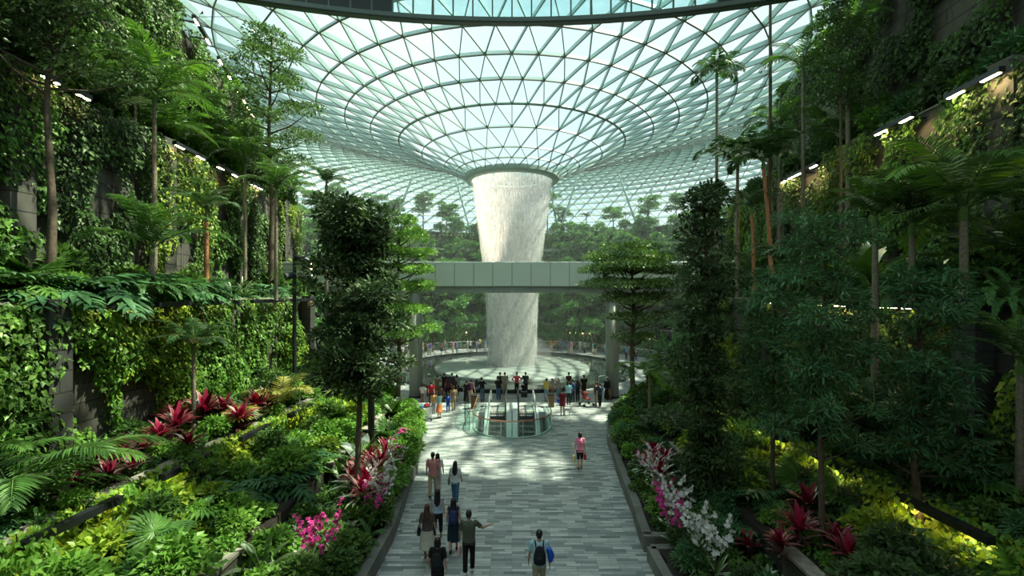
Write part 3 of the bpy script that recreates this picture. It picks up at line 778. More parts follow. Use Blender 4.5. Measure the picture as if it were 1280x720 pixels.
# V struts at the far roof edge
for (tx, ty, bx, by, YY, desc) in ((513, 227, 496, 272, 80, 'leaning pale steel roof strut farthest out beyond the dark leafy tree'), (572, 232, 587, 285, 82, 'pale steel roof strut just beside the waterfall, leaning towards it at the foot'),
        (718, 232, 700, 290, 82, 'pale steel roof strut beside the waterfall on the flat-topped tree side'), (777, 228, 799, 290, 80, 'long pale steel roof strut above the bridge end, one of a V pair'), (815, 238, 807, 285, 84, 'short pale steel roof strut, outer one of the V pair'), (688, 236, 697, 285, 86, 'thin pale steel roof strut rising right behind the waterfall edge')):
    a = P(bx, by, YY); b = P(tx, ty, YY); d = b - a
    b = b + d * .18; a = a - d * ((a.z - 18.9) / max(d.z, .1)) if a.z > 18.9 else a
    root = empty('roof_strut', a); v = Vector(b) - Vector(a)
    MB().tube([(0, 0, 0), tuple(v * .06), tuple(v * .5), tuple(v * .94), tuple(v)], [.07, .16, .20, .16, .07], STEEL_FIN, 10).build('shaft', root)
    MB().box((-.25, -.25, -.12), (.25, .25, .06), STEEL_FIN).build('foot_plate', root)
    tag(root, desc, 'strut', 'roof struts on the far terrace')

# waterfall
def waterfall():
    root = empty('waterfall', (PC[0], PC[1], .5)); z = CAMH + 11.9 - .5
    prof = [(4.12, z), (4.08, z - .8), (3.95, z - 2), (3.75, z - 3.6), (3.52, z - 5.4), (3.3, z - 7.3), (3.0, z - 9.5), (2.80, z - 11.8), (2.68, z - 14.5), (2.62, z - 17), (2.62, .0)]
    W1 = water_fall('falling_water_outer', .42, .90, (2.6, 2.6, .30), (.02, .10), .92)
    W2 = water_fall('falling_water_strands', .52, .68, (9, 9, .38), (-.04, .08), .75)
    W3 = water_fall('falling_water_core', .40, .85, (3.6, 3.6, .15), (.12, -.1), .8)
    mb = MB(); mb.lathe(prof, W1, 72); o = mb.build('outer_sheet', root, smooth=True)
    mb = MB(); mb.lathe([(r * .93, q) for r, q in prof], W2, 72); mb.build('inner_sheet', root, smooth=True)
    mb = MB(); mb.lathe([(r * .6, q) for r, q in prof[4:]], W3, 48); mb.build('core_stream', root, smooth=True)
    # single drops and strands that break away
    g = np.random.default_rng(5); d = MB(); n = 85000
    hz = 18.9 * g.uniform(0, 1, n) ** 1.25 + .2; az = g.uniform(0, 2 * np.pi, n); fill_ = np.clip((hz - 6) / 9, .0, 1)
    rr = np.interp(hz, [q for r, q in prof][::-1], [r for r, q in prof][::-1]) * (fill_ * g.uniform(.90, 1.03, n) + (1 - fill_) * (g.uniform(0, 1, n) ** .55) * 1.04)
    c = np.stack([rr * np.cos(az), rr * np.sin(az), hz], 1)
    leaves(d, c, np.tile([0, 0, -1.0], (n, 1)) + g.normal(0, .03, (n, 3)), np.stack([np.cos(az), np.sin(az), 0 * az], 1), g.uniform(.12, .7, n), g.uniform(.012, .04, n), WATER_W, T_SMALL)
    d.build('falling_drops', root)['kind'] = 'stuff'
    tag(root, 'tall white waterfall pouring from the roof funnel down to the round pool', 'waterfall')
waterfall()

# ------------------------------------------------------------------ bridge and its columns
def bridge():
    YB = 34.0; root = empty('footbridge', (0, YB, 8.3))
    zt = CAMH + 2.33 - 8.3; zb = CAMH + .56 - 8.3
    k = 1.433; xs = np.arange(-12, 13) * k
    d = MB()
    for x in xs[:-1]: d.box((x + .018, 0, zb), (x + k - .018, .08, zt), BRIDGE_P)
    d.build('fascia_panel', root)['kind'] = 'stuff'
    MB().box((xs[0], .07, zb + .05), (xs[-1], .12, zt - .03), STEEL_DARK).build('backing', root)
    d = MB()
    for x in xs[:-1]: d.box((x + .018, 3.9, zb), (x + k - .018, 3.98, zt), BRIDGE_P)
    d.build('rear_fascia', root)
    MB().box((xs[0], .12, zb + .02), (xs[-1], 3.9, zb + .35), BRIDGE_S).build('deck', root)
    s = MB()
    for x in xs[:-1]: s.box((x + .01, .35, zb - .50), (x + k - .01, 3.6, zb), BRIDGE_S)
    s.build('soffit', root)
    MB().tube([(xs[0], .1, zt + .03), (xs[-1], .1, zt + .03)], .03, STEEL_BR, 6).build('handrail', root)
    tag(root, 'pale grey panelled footbridge crossing in front of the waterfall', 'bridge')
bridge()
for x, lab in ((-7.3, 'round grey bridge column behind the dark leafy tree'), (7.62, 'round grey bridge column beside the flat-topped tree')):
    root = empty('bridge_column', (x, 34.6, 0))
    MB().lathe([(.001, 0), (.50, 0), (.50, 7.83), (.001, 7.83)], COL_M, 28).build('shaft', root, smooth=False)
    MB().lathe([(.54, 0), (.54, .12), (.50, .14)], STEEL_DARK, 28).build('base_collar', root)
    tag(root, lab, 'column', 'columns under the footbridge')

# ------------------------------------------------------------------ escalator well
def escalators():
    # well lining and rim
    mb = MB(); pts = well_outline(0.0); n = len(pts)
    v = [(x, y, 0.02) for x, y in pts] + [(x, y, -6.2) for x, y in pts]
    mb.add(v, [(i, (i + 1) % n, n + (i + 1) % n, n + i) for i in range(n)], WHITE_P)
    struct(mb.build('wall_escalator_well'))
    rim = MB(); o1 = well_outline(.10); o0 = well_outline(-.02)
    for i in range(n - 1 - 1 + 1):
        j = (i + 1) % n
        a, b, c, d = o0[i], o1[i], o1[j], o0[j]
        rim.add([(*a, .06), (*b, .06), (*c, .06), (*d, .06), (*b, 0), (*c, 0), (*a, 0), (*d, 0)], [(0, 1, 2, 3), (1, 4, 5, 2), (0, 3, 7, 6)], STEEL_BR)
    struct(rim.build('trim_escalator_rim'))
    # glass balustrade with copper rail: arc and two straights
    root = empty('well_balustrade', (0, 0, 0)); g = MB(); rl = MB()
    o = well_outline(.12); path = [(o[-1][0], 31.2)] + [(o[0][0], 29.2)] + o[:25] + [(o[24][0], 29.2), (o[-2][0], 31.2)]
    for (x0, y0), (x1, y1) in zip(path[:-1], path[1:]): g.bar((x0, y0, .48), (x1, y1, .48), .015, .88, GLASS_RAIL)
    g.build('glass_panel', root)
    rl.tube([(x, y, .95) for x, y in path], .035, COPPER, 8); rl.build('handrail', root)
    for i in (0, 1, 4, 8, 12, 16, 20, 25, 26, 27): MB().tube([(*path[i], 0), (*path[i], .93)], .018, STEEL_BR, 6).build('post', root)
    tag(root, 'curved glass balustrade with copper handrail around the escalator well', 'balustrade')
    # outer second pane on the left
    root = empty('glass_screen', (0, 0, 0)); g = MB()
    pa = [(-2.95, 31.0), (-2.95, 28.4), (-2.8, 27.2), (-2.45, 26.2)]
    for a, b in zip(pa[:-1], pa[1:]): g.bar((*a, .5), (*b, .5), .015, .98, GLASS_RAIL)
    g.build('glass_panel', root); r2 = MB(); r2.tube([(*p, 1.0) for p in pa], .02, STEEL_DARK, 6); r2.build('top_trim', root)
    for p in pa: MB().tube([(*p, 0), (*p, 1.0)], .018, STEEL_DARK, 6).build('post', root)
    tag(root, 'low clear glass screen beside the escalator well on the brown bin side', 'screen')
    for s, lab in ((-1, 'descending escalator nearer the luggage trolley'), (1, 'descending escalator nearer the bags and pushchair')):
        root = empty('escalator', (s * .95, 31.3, 0)); w = .44
        L = Vector((0, -1, -.57)).normalized()
        MB().box((-w - .1, -.9, -.02), (w + .1, .55, .015), STEEL_BR).build('landing_plate', root)
        MB().box((-w, -.97, -.01), (w, -.88, .02), plain('comb_yellow', (.75, .66, .42), .5) if 'comb_yellow' not in MATS else MATS['comb_yellow']).build('comb_plate', root)
        for i in range(17):
            y = -.97 - .40 * i; zz = -.0 if i < 1 else (-.08 if i == 1 else -.08 - .23 * (i - 1))
            mb = MB(); mb.box((-w, y - .40, zz - .24), (w, y, zz - .02), RUBBER)
            for q in range(11): mb.box((-w + .04 * 2 * q, y - .395, zz - .02), (-w + .04 * 2 * q + .04, y, zz), STEEL_BR if q % 5 else COL_M)
            mb.build('step', root)
        for t in (-1, 1):
            x = t * (w + .10)
            prof = [(1.05, .0), (1.05, .75), (.85, .98), (-.9, .98), (-1.5, .82), (-6.9, -2.35), (-6.9, -3.3), (-1.5, -.25), (-.9, 0)]
            g = MB(); v = [(x - .01, a, b) for a, b in prof] + [(x + .01, a, b) for a, b in prof]; m = len(prof)
            g.add(v, [tuple(range(m)), tuple(range(m, 2 * m))[::-1]], GLASS_RAIL); g.build('glass_side', root)
            h = MB(); hp = [(x, 1.02, .35), (x, 1.12, .6), (x, 1.05, .88), (x, .85, 1.02), (x, -.9, 1.02), (x, -1.5, .86), (x, -6.9, -2.3)]
            h.tube(hp, .055, RUBBER if t * s < 0 else STEEL_BR, 8); h.build('handrail', root)
            ww = .40 if t * s < 0 else .30; xc = x + t * (ww / 2 - .02); k = MB(); k.bar((xc, 1.0, .05), (xc, -.9, .05), ww, .16, WHITE_P); k.bar((xc, -.9, .05), (xc, -1.5, -.12), ww, .16, WHITE_P); k.bar((xc, -1.5, -.12), (xc, -6.9, -3.2), ww, .3, WHITE_P); k.build('skirt', root)
        tag(root, lab, 'escalator', 'escalators in the round well')
    cv = empty('added_well_fill', (0, 0, 0)); c1 = MB(); c2 = MB(); oo = well_outline(-.06)[:25]  # hidden strip added under the rim to brighten the well
    for (x0, y0), (x1, y1) in zip(oo[:-1], oo[1:]): c1.bar((x0, y0, -.40), (x1, y1, -.40), .10, .06, STEEL_BR); c2.bar((x0 * .97, WY0 + (y0 - WY0) * .97, -.40), (x1 * .97, WY0 + (y1 - WY0) * .97, -.40), .03, .05, FILL_WELL)
    c1.build('channel', cv); c2.build('light_strip', cv); tag(cv, 'added unseen cool white fill strip curving under the rim of the escalator well', 'lamp')
    struct(MB().box((-WX, 30.4, -.35), (WX, 31.6, -.03), WHITE_P).build('floor_escalator_landing'))
escalators()
for x, y, lab in ((-2.62, 31.2, 'brown square bin beside the escalator well, near the man with dark backpack'), (2.72, 31.6, 'brown square bin beside the escalator well, near the maroon dress'), (7.1, 33.7, 'brown square bin at the foot of the bridge column')):
    root = empty('litter_bin', (x, y, 0)); MB().box((-.19, -.19, .04), (.19, .19, .84), WOODB).build('body', root)
    MB().box((-.21, -.21, .84), (.21, .21, .90), STEEL_DARK).build('lid', root); MB().box((-.17, -.17, 0), (.17, .17, .04), STEEL_DARK).build('base', root)
    tag(root, lab, 'bin', 'brown litter bins')

# ------------------------------------------------------------------ linear wall lamps
def wall_y(px, a, t): return a / (abs(640 - px) / F - t)
LAMP_ROWS = []
def lamp(x0, y0, x1, y1, z, out, lab, grp, strips=2, wid=.2, mat=None):
    """housing along the wall from (x0,y0) to (x1,y1); arms run back to the wall"""
    d = Vector((x1 - x0, y1 - y0, 0)); Ln = d.length; d.normalize(); root = empty('wall_lamp', (x0, y0, z), math.atan2(d.y, d.x))
    MB().box((0, -wid / 2, -.07), (Ln, wid / 2, .11), STEEL_DARK).build('housing', root)
    nrm_local = -1 if out > 0 else 1
    ax = MB(); 
    sgn = 1 if (Vector((out, 0, 0)).dot(Vector((-d.y, d.x, 0))) > 0) else -1
    for q in (.2, .8): MB().box((Ln * q - .03, min(0, sgn * .85), -.03), (Ln * q + .03, max(0, sgn * .85), .03), STEEL_DARK).build('bracket', root)
    sl = min(.62, Ln * .36)
    pos = [(Ln * .04, Ln * .04 + sl), (Ln * .96 - sl, Ln * .96)] if strips == 2 else [(Ln * .3, Ln * .3 + sl)]
    for a, b in pos: MB().box((a, -wid * .27, -.085 if mat in (None, LAMP_UP) else -.0715), (b, wid * .27, -.069), mat or LAMP_ON).build('light_strip', root)
    tag(root, lab, 'lamp', grp)
def lamps_on(side, a, t, z, pairs, name, grp, mat=None):
    for i, (p0, p1) in enumerate(pairs):
        y0, y1 = wall_y(p0, a, t), wall_y(p1, a, t)
        x0, x1 = side * (a + t * y0), side * (a + t * y1)
        nb = name[i] if isinstance(name, list) else name
        lamp(x0, y0, x1, y1, z, side, nb, grp, mat=mat)

# water haze that the fall throws up in the far half of the valley
def haze():
    m, nt, out = nodes_of('water_haze'); v = N(nt, 'VolumeScatter'); v.inputs['Density'].default_value = .0028; v.inputs['Anisotropy'].default_value = .07; v.inputs['Color'].default_value = (.88, 1, .95, 1)
    nt.links.new(v.outputs[0], out.inputs['Volume'])
    o = MB().box((-42, 37, .06), (42, 118, CAMH + 19), m).build('haze'); o['kind'] = 'stuff'; o['label'] = 'thin water haze over the far half of the valley'; o['category'] = 'haze'
haze()

m, nt, out = nodes_of('splash_mist'); v = N(nt, 'VolumeScatter'); v.inputs['Density'].default_value = .07; v.inputs['Color'].default_value = (.97, 1, .98, 1); nt.links.new(v.outputs[0], out.inputs['Volume'])
mb = MB(); mb.ell((PC[0], PC[1], 1.6), (4.2, 4.2, 2.2), m, 24, 12); o = mb.build('splash_mist', smooth=True); o['kind'] = 'stuff'; o['label'] = 'white splash mist at the foot of the waterfall'; o['category'] = 'mist'
ORD = ['first', 'second', 'third', 'fourth', 'fifth', 'sixth', 'seventh', 'eighth']
def names(what, n): return ['%s, %s from the near end' % (what, ORD[i]) for i in range(n)]
pr = [(1253, 1183), (1142, 1093), (1022, 993), (993, 975)]
lamps_on(1, 14.05, .109, CAMH + 7.15, pr, names('black bar lamp, upper ledge of the shaded wall', 4), 'upper ledge lamps, shaded wall', LAMP_UP)
pr = [(1075, 1062), (1022, 1012), (1010, 1003), (991, 984)]
lamps_on(1, 14.3, .21, CAMH + 15.0, pr, names('small bar lamp, top ledge of the shaded wall', 4), 'top ledge lamps, shaded wall')
pr = [(50, 74), (96, 112), (218, 256), (271, 298), (314, 328)]
lamps_on(-1, 14.05, .109, CAMH + 7.35, pr, names('dark bar lamp, upper ledge of the sunny wall', 5), 'upper ledge lamps, sunny wall')
pr = [(206, 221), (242, 263), (273, 289), (297, 307), (309, 317)]
lamps_on(-1, 9.0, .334, CAMH + 15.0, pr, names('small bar lamp, top ledge of the sunny wall', 5), 'top ledge lamps, sunny wall')
lamps_on(-1, 13.1, 0.0, CAMH - .42, [(112, 176), (196, 244), (262, 297), (315, 356), (366, 392)], names('flat bar lamp, middle ledge of the sunny side', 5), 'middle ledge lamps, sunny wall', LAMP_DIM)
lamps_on(1, 13.1, 0.0, CAMH - .42, [(1150, 1100), (1060, 1020), (985, 955)], names('flat bar lamp, middle ledge of the shaded side', 3), 'middle ledge lamps, shaded wall')
for s, segs, nm in ((-1, [(9.4, 11.6), (12.9, 14.8), (16.3, 18.0), (19.4, 21.4), (22.6, 24.4)], 'sunny'), (1, [(9.6, 11.8), (13.2, 15.0), (16.2, 17.9), (19.2, 21)], 'shaded')):
    for i, (a, b) in enumerate(segs):
        w = lambda y: s * (float(np.interp(y, [2, 16, 26, 31], [11.4, 10.6, 9.9, 9.7])) - .85)
        lamp(w(a), a, w(b), b, 2.62, s, names('bar lamp jutting from low planter wall, %s side' % nm, len(segs))[i], 'low wall lamps, %s side' % nm, mat=LAMP_DIM if s < 0 else LAMP_ON)
# spot-light mast among the left planting
def mast(loc, h, heads, lab):
    root = empty('spotlight_mast', loc); MB().tube([(0, 0, 0), (0, 0, h)], [.11, .09], STEEL_DARK, 10).build('pole', root)
    MB().lathe([(.13, 0), (.13, .05), (.08, .06)], STEEL_DARK, 12).build('base_plate', root)
    for (dx, dy, dz, aim) in heads:
        hd = MB(); p = Vector((dx, dy, h - dz)); a = Vector(aim).normalized()
        hd.tube([tuple(p - a * .24), tuple(p - a * .21), tuple(p + a * .2), tuple(p + a * .3)], [.10, .17, .18, .21], STEEL_DARK, 12); o = hd.build('spot_head', root)
        MB().tube([(0, 0, p.z), tuple(p)], .03, STEEL_DARK, 6).build('arm', root)
    tag(root, lab, 'spotlight mast')
YM = 24.0; b = P(368, 480, YM); mast((b.x, b.y, 2.4), P(368, 322, YM).z - 2.4, [(.28, 0, .05, (.7, -.3, -.2)), (.55, .05, .12, (.8, .2, -.5)), (-.12, -.1, .95, (-.5, -.5, -.2)), (.5, 0, 1.1, (.8, -.2, -.1))], 'tall black mast with four round spotlights rising from the sunny side planting')
b = P(464, 560, 20.0); root = empty('ventilation_pipe', (b.x, b.y, 1.2)); MB().tube([(0, 0, 0), (0, 0, 3.2)], .14, STEEL_DARK, 14).build('pipe', root); MB().lathe([(.2, 0), (.2, .06), (.14, .08)], STEEL_DARK, 14).build('base_plate', root); tag(root, 'short dark grey upright pipe behind the pink flowers', 'pipe')

# ------------------------------------------------------------------ plant prototypes
FR_ARECA = [frond_mesh(2.6, .55, 34, L_PALM, 62, 100, w=.045), frond_mesh(2.2, .5, 30, L_PALM, 70, 85, w=.045)]
FR_AREC_B = [frond_mesh(2.6, .62, 30, L_BRIGHT, 58, 95, w=.05), frond_mesh(2.3, .55, 28, L_PALM, 68, 105, w=.05)]
FR_BIGB = [frond_mesh(3.6, .85, 36, L_BRIGHT, 60, 90, w=.07, vee=.2), frond_mesh(3.2, .8, 34, L_PALM, 50, 85, w=.065, vee=.2)]
FR_DARK = [frond_mesh(2.4, .55, 28, L_PALMD, 60, 100, w=.06), frond_mesh(2.1, .5, 26, L_PALMD, 66, 90, w=.06)]
FR_BIG = [frond_mesh(3.6, .85, 36, L_PALM, 60, 90, w=.065, vee=.2), frond_mesh(3.2, .8, 34, L_PALM, 50, 85, w=.065, vee=.2)]
FR_BUSHY = [frond_mesh(1.7, .55, 18, L_PALMD, 60, 110, w=.12, vee=.45, hang=.5), frond_mesh(1.5, .5, 16, L_PALMD, 75, 100, w=.12, vee=.4, hang=.5)]
FR_FERN = [frond_mesh(1.3, .16, 36, L_FERN, 45, 120, w=.035, vee=.05, hang=.05, bare=.05), frond_mesh(1.1, .14, 32, L_FERN, 55, 110, w=.03, vee=.05, hang=.05, bare=.05)]
FR_YEL = [frond_mesh(1.8, .5, 22, L_YEL, 55, 95, w=.06), frond_mesh(1.5, .45, 20, L_YEL, 65, 95, w=.06)]
FAN_M = [fan_leaf_mesh(.62, 24, L_PALM, .7), fan_leaf_mesh(.55, 22, L_FERN, .55)]
FAN_Y = [fan_leaf_mesh(.75, 20, L_YEL, .7, arc=260), fan_leaf_mesh(.7, 20, L_PALE, .6, arc=260)]
LOB = [lobed_leaf_mesh(1.0, L_BLUE), lobed_leaf_mesh(.85, L_BLUE)]
LOBB = [lobed_leaf_mesh(.6, L_BRIGHT, .3), lobed_leaf_mesh(.55, L_MID, .3)]

PROTO = {}
def proto(key, cat, look, obj): PROTO[key] = (obj, cat, look); obj.location = (0, 0, -500)
USED = set()
PLACED = []         # (object, look, category, group, anchor position, region)
LAND = []           # landmarks: (short name, position)
def put(key, loc, rz=None, s=1.0, label=None, region='', land=None, sz=None):
    o, cat, look = PROTO[key]
    if key in USED: c = copy_tree(o)
    else: c = o; USED.add(key)
    c.location = loc; c.rotation_euler = (0, 0, random.uniform(0, 6.28) if rz is None else rz)
    c.scale = (s, s, s if sz is None else sz)
    c['category'] = cat
    if label: c['label'] = label
    else: PLACED.append((c, look, cat, Vector(loc), region))
    if land: LAND.append((land, Vector(loc) + Vector((0, 0, .5))))
    return c

proto('bush_mid', 'shrub', 'bushy green shrub', shrub('leafy_shrub', (.75, .75, .8), 1100, .19, .11, L_MID))
proto('bush_mid2', 'shrub', 'loose green shrub', shrub('loose_shrub', (.6, .8, .95), 800, .24, .12, L_MID))
proto('bush_bright', 'shrub', 'bright green shrub', shrub('bright_shrub', (.75, .75, .75), 950, .18, .11, L_BRIGHT))
proto('bush_lime', 'shrub', 'yellow green shrub', shrub('lime_shrub', (.75, .75, .7), 850, .2, .12, L_LIME))
proto('bush_dark', 'shrub', 'dark glossy shrub', shrub('glossy_shrub', (.8, .8, .85), 1100, .18, .09, L_DARK))
proto('bush_blue', 'shrub', 'narrow-leaved blue shrub', shrub('narrow_leaf_shrub', (.75, .75, .8), 1000, .24, .06, L_BLUE, T=T_LONG))
proto('kerbshrub', 'shrub', 'spilling bright shrub', shrub('spilling_shrub', (.8, .8, .8), 1200, .19, .09, L_BRIGHT, T=T_LONG))
proto('cover', 'groundcover', 'low groundcover plant', shrub('groundcover_plant', (.42, .42, .26), 420, .13, .08, L_MID, blobs=4))
proto('coverb', 'groundcover', 'low bright groundcover plant', shrub('bright_groundcover', (.42, .42, .26), 420, .14, .08, L_BRIGHT, blobs=4))
proto('bush_pink', 'flowering shrub', 'shrub with magenta blossoms', shrub('flowering_shrub', (.6, .6, .65), 420, .15, .08, L_MID, (PETAL_PINK, 130, .08)))
proto('bush_white', 'flowering shrub', 'shrub with white blossoms', shrub('flowering_shrub', (.55, .55, .6), 400, .15, .08, L_MID, (PETAL_WHITE, 160, .08)))
proto('bush_red', 'flowering shrub', 'shrub with scarlet blossoms', shrub('flowering_shrub', (.6, .6, .6), 360, .17, .09, L_MID, (PETAL_RED, 120, .085)))
proto('orchid_pink', 'orchid', 'magenta orchid sprays', orchid('orchid', .8, PETAL_PINK))
proto('orchid_white', 'orchid', 'white orchid sprays', orchid('orchid', .85, PETAL_WHITE, 4))
proto('cordy_red', 'cordyline', 'red-leaved cordyline', rosette('cordyline', [(26, .62, .13, L_RED, .45, (25, 85), .5), (14, .5, .10, L_MAROON, .2, (5, 45), .5)], .45))
proto('cordy_maroon', 'cordyline', 'maroon-leaved cordyline', rosette('cordyline', [(16, .6, .12, L_MAROON, .3, (20, 80), .5), (8, .5, .11, L_RED, .4, (40, 85), .4)], .4))
proto('brom_red', 'bromeliad', 'bright red bromeliad', rosette('bromeliad', [(26, .42, .06, L_RED, .15, (20, 85), .45), (12, .5, .06, L_MID, .05, (5, 45), .5)], .1))
proto('banana', 'large-leaved plant', 'large paddle-leaved plant', rosette('paddle_leaf_plant', [(12, 1.7, .42, L_MID, .35, (35, 85), .55)], .4, STEM))
proto('bananad', 'large-leaved plant', 'dark paddle-leaved plant', rosette('paddle_leaf_plant', [(13, 1.9, .40, L_BLUE, .35, (30, 85), .55)], .4, STEM))
proto('striped', 'striped-leaf plant', 'pale striped-leaf plant', rosette('striped_leaf_plant', [(9, .38, .11, L_PALE, .1, (20, 75), .6), (9, .4, .12, L_MID, .08, (10, 70), .6)], 0.08, STEM))
proto('strap', 'strap-leaved plant', 'strap-leaved plant', rosette('strap_leaf_plant', [(26, .9, .07, L_MID, .1, (15, 85), .6)], 0.08, STEM))
proto('fern', 'fern', 'arching green fern', leafy('fern', FR_FERN, 'frond', 14, .1, (-30, 45)))
proto('fernhang', 'fern', 'long hanging fern', leafy('hanging_fern', FR_FERN, 'frond', 10, .1, (-10, 10), 1.0))
proto('fan', 'fan palm', 'small fan palm', leafy('fan_palm', FAN_M, 'fan_leaf', 12, .2, (-15, 40), 1.0))
proto('fany', 'fan palm', 'yellowish fan palm', leafy('fan_palm', FAN_Y, 'fan_leaf', 9, .2, (-15, 35), 1.0))
proto('lobed', 'split-leaf plant', 'blue split-leaf philodendron', leafy('split_leaf_plant', LOB, 'lobed_leaf', 12, .2, (-25, 45)))
proto('lobedb', 'split-leaf plant', 'fresh split-leaf plant', leafy('split_leaf_plant', LOBB, 'lobed_leaf', 14, .2, (-25, 45)))
proto('areca', 'palm', 'arching feather palm', palm('feather_palm', FR_ARECA, 12, .5, .06, BARK_P))
proto('arecab', 'palm', 'bright feather palm', palm('feather_palm', FR_AREC_B, 11, .8, .06, BARK_P))
proto('areca_d', 'palm', 'dark green feather palm', palm('feather_palm', FR_DARK, 12, .6, .06, BARK_P))
proto('bigpalm', 'palm', 'large feather palm', palm('feather_palm', FR_BIG, 12, .5, .09, BARK_P, tilt=(-25, 35)))
proto('palm_y', 'palm', 'yellow leaved small palm', palm('small_palm', FR_YEL, 8, .4, .04, BARK_P))
proto('palm_tr', 'palm', 'slim grey-trunked palm', palm('slim_palm', FR_DARK, 11, 3.0, .08, BARK_P, scale=.75, shaft=.5))
proto('palm_or', 'palm', 'palm on a slim orange-brown trunk', palm('slim_palm', FR_ARECA, 11, 3.0, .085, BARK_O, lean=(.3, .1), scale=.8, shaft=.4))

def rc(n, f): return [f(i) for i in range(n)]
rr_ = random.Random(3)
def U(a, b): return rr_.uniform(a, b)
# background trees
for k in range(4):
    h = [6.5, 7.5, 5.5, 8][k]; cl = []
    for i in range(11): a = i * 2.4; q = U(.5, 1.8); cl.append((math.cos(a) * q, math.sin(a) * q, h * U(.5, .95), U(.7, 1.15), U(.7, 1.15), U(.35, .6)))
    proto('far%d' % k, 'tree', ['rounded green tree', 'tall airy green tree', 'low spreading green tree', 'tall slender green tree'][k],
          tree('forest_tree', cl, 3400, .30, .16, L_FAR, BARK, [(0, 0, 0), (U(-.2, .2), 0, h * .5), (0, U(-.2, .2), h * .92)], .13))
proto('farpalm', 'palm', 'small far palm', palm('slim_palm', FR_DARK, 9, 3.2, .1, BARK_P, scale=.8, shaft=.3))
proto('farbush', 'shrub', 'rounded far shrub', shrub('terrace_shrub', (1.5, 1.5, 1.5), 1100, .3, .18, L_FAR))

# ------------------------------------------------------------------ individual trees and palms of the valley
def at(px, Y, z): return ((px - 640) / F * Y, Y, z)

def add_tree(obj, loc, label, cat, land=None, rz=0.0):
    obj.location = loc; obj.rotation_euler = (0, 0, rz); obj['label'] = label; obj['category'] = cat
    if land: LAND.append((land, Vector(loc) + Vector((0, 0, 1.5))))

def column_clusters(h0, h1, r, n, cr, seed=1, taper=.25):
    g = random.Random(seed); out = []
    for i in range(n):
        t = (i + .5) / n; a = i * 2.399; q = r * (1 - taper * abs(2 * t - 1) ** 2) * g.uniform(.25, .85)
        out.append((math.cos(a) * q, math.sin(a) * q, h0 + (h1 - h0) * t, cr * g.uniform(.8, 1.25), cr * g.uniform(.8, 1.25), cr * g.uniform(.5, .8)))
    return out
def irregular(h0, h1, r, n, cr, seed):
    g = random.Random(seed); out = []
    for i in range(n):
        t = (i + g.random()) / n; a = i * 2.399; q = r * g.uniform(.15, 1.0) * (.75 + .25 * math.sin(t * 17 + a)) * (1 - .5 * max(0, t - .75) / .25)
        c = cr * g.uniform(.65, 1.35); out.append((math.cos(a) * q, math.sin(a) * q, h0 + (h1 - h0) * t, c, c, c * g.uniform(.45, .8)))
    return out
add_tree(tree('columnar_tree', irregular(3.2, 9.7, 1.9, 60, .55, 4), 19000, .20, .085, L_DARK, BARK, [(0, 0, 0), (.1, 0, 3), (-.1, 0, 6.5), (0, 0, 8.9)], .10, T=T_LONG), at(446, 15.4, 1.25), 'dense dark glossy-leaved tree on a thin trunk beside the path flowers', 'tree', 'the dark path tree')
add_tree(tree('columnar_tree', irregular(.6, 10.9, 1.35, 66, .50, 9), 17000, .18, .08, L_DARK, BARK, [(0, 0, 0), (0, 0, 4), (.1, 0, 8), (0, 0, 10.8)], .11), at(880, 15.2, .4), 'tall narrow dark tree leafy to the ground beside the path, shaded side', 'tree', 'the narrow dark tree')
def layered(h, tiers, seed):
    g = random.Random(seed); out = []
    for (z, r, n) in tiers:
        for i in range(n):
            a = i * 2 * math.pi / n + g.uniform(-.3, .3) + z; q = r * g.uniform(.45, .9)
            out.append((math.cos(a) * q, math.sin(a) * q, z + g.uniform(-.15, .2), r * .40, r * .40, .30))
        out.append((0, 0, z + .1, r * .4, r * .4, .2))
    return out
add_tree(tree('umbrella_tree', layered(10, [(10.2, 1.6, 6), (9.6, 2.6, 9), (8.9, 3.1, 11), (8.1, 3.1, 10), (7.2, 2.5, 7), (6.1, 2.0, 5), (4.9, 1.6, 4)], 2), 26000, .18, .09, L_MID, BARK, [(0, 0, 0), (-.1, 0, 4), (.05, 0, 7), (-.2, 0, 9.8)], .16), at(792, 27.0, .3), 'flat-topped tree with tiered branches standing between the bridge column and the tall narrow tree', 'tree', 'the flat-topped tree')
add_tree(tree('umbrella_tree', layered(12, [(11.8, 1.2, 5), (11.0, 1.7, 6), (10.0, 2.0, 6), (9.0, 2.2, 7), (7.9, 2.4, 7), (6.7, 2.4, 6), (5.3, 2.1, 6)], 5), 24000, .18, .095, L_BRIGHT, BARK, [(0, 0, 0), (.1, 0, 4), (0, 0, 8), (.1, 0, 11.3)], .14), at(497, 27.5, .3), 'bright green tiered tree in front of the end of the footbridge', 'tree', 'the bright tiered tree')
airy = []
g_ = random.Random(8)
for i in range(34):
    t = i / 34; a = i * 2.399; q = (.9 + 2.7 * math.sin(math.pi * min(1, .12 + t * .9))) * g_.uniform(.35, .95); airy.append((math.cos(a) * q, math.sin(a) * q, 8.6 + 8.8 * t, .95, .95, .34))
add_tree(tree('airy_tree', airy, 12500, .19, .095, L_MID, BARK, [(0, 0, 0), (.1, 0, 6), (-.1, 0, 11), (.1, 0, 17)], .17), at(338, 29.5, 7.5), 'tall airy small-leaved tree against the glass roof above the sunny wall', 'tree', 'the tall airy tree')
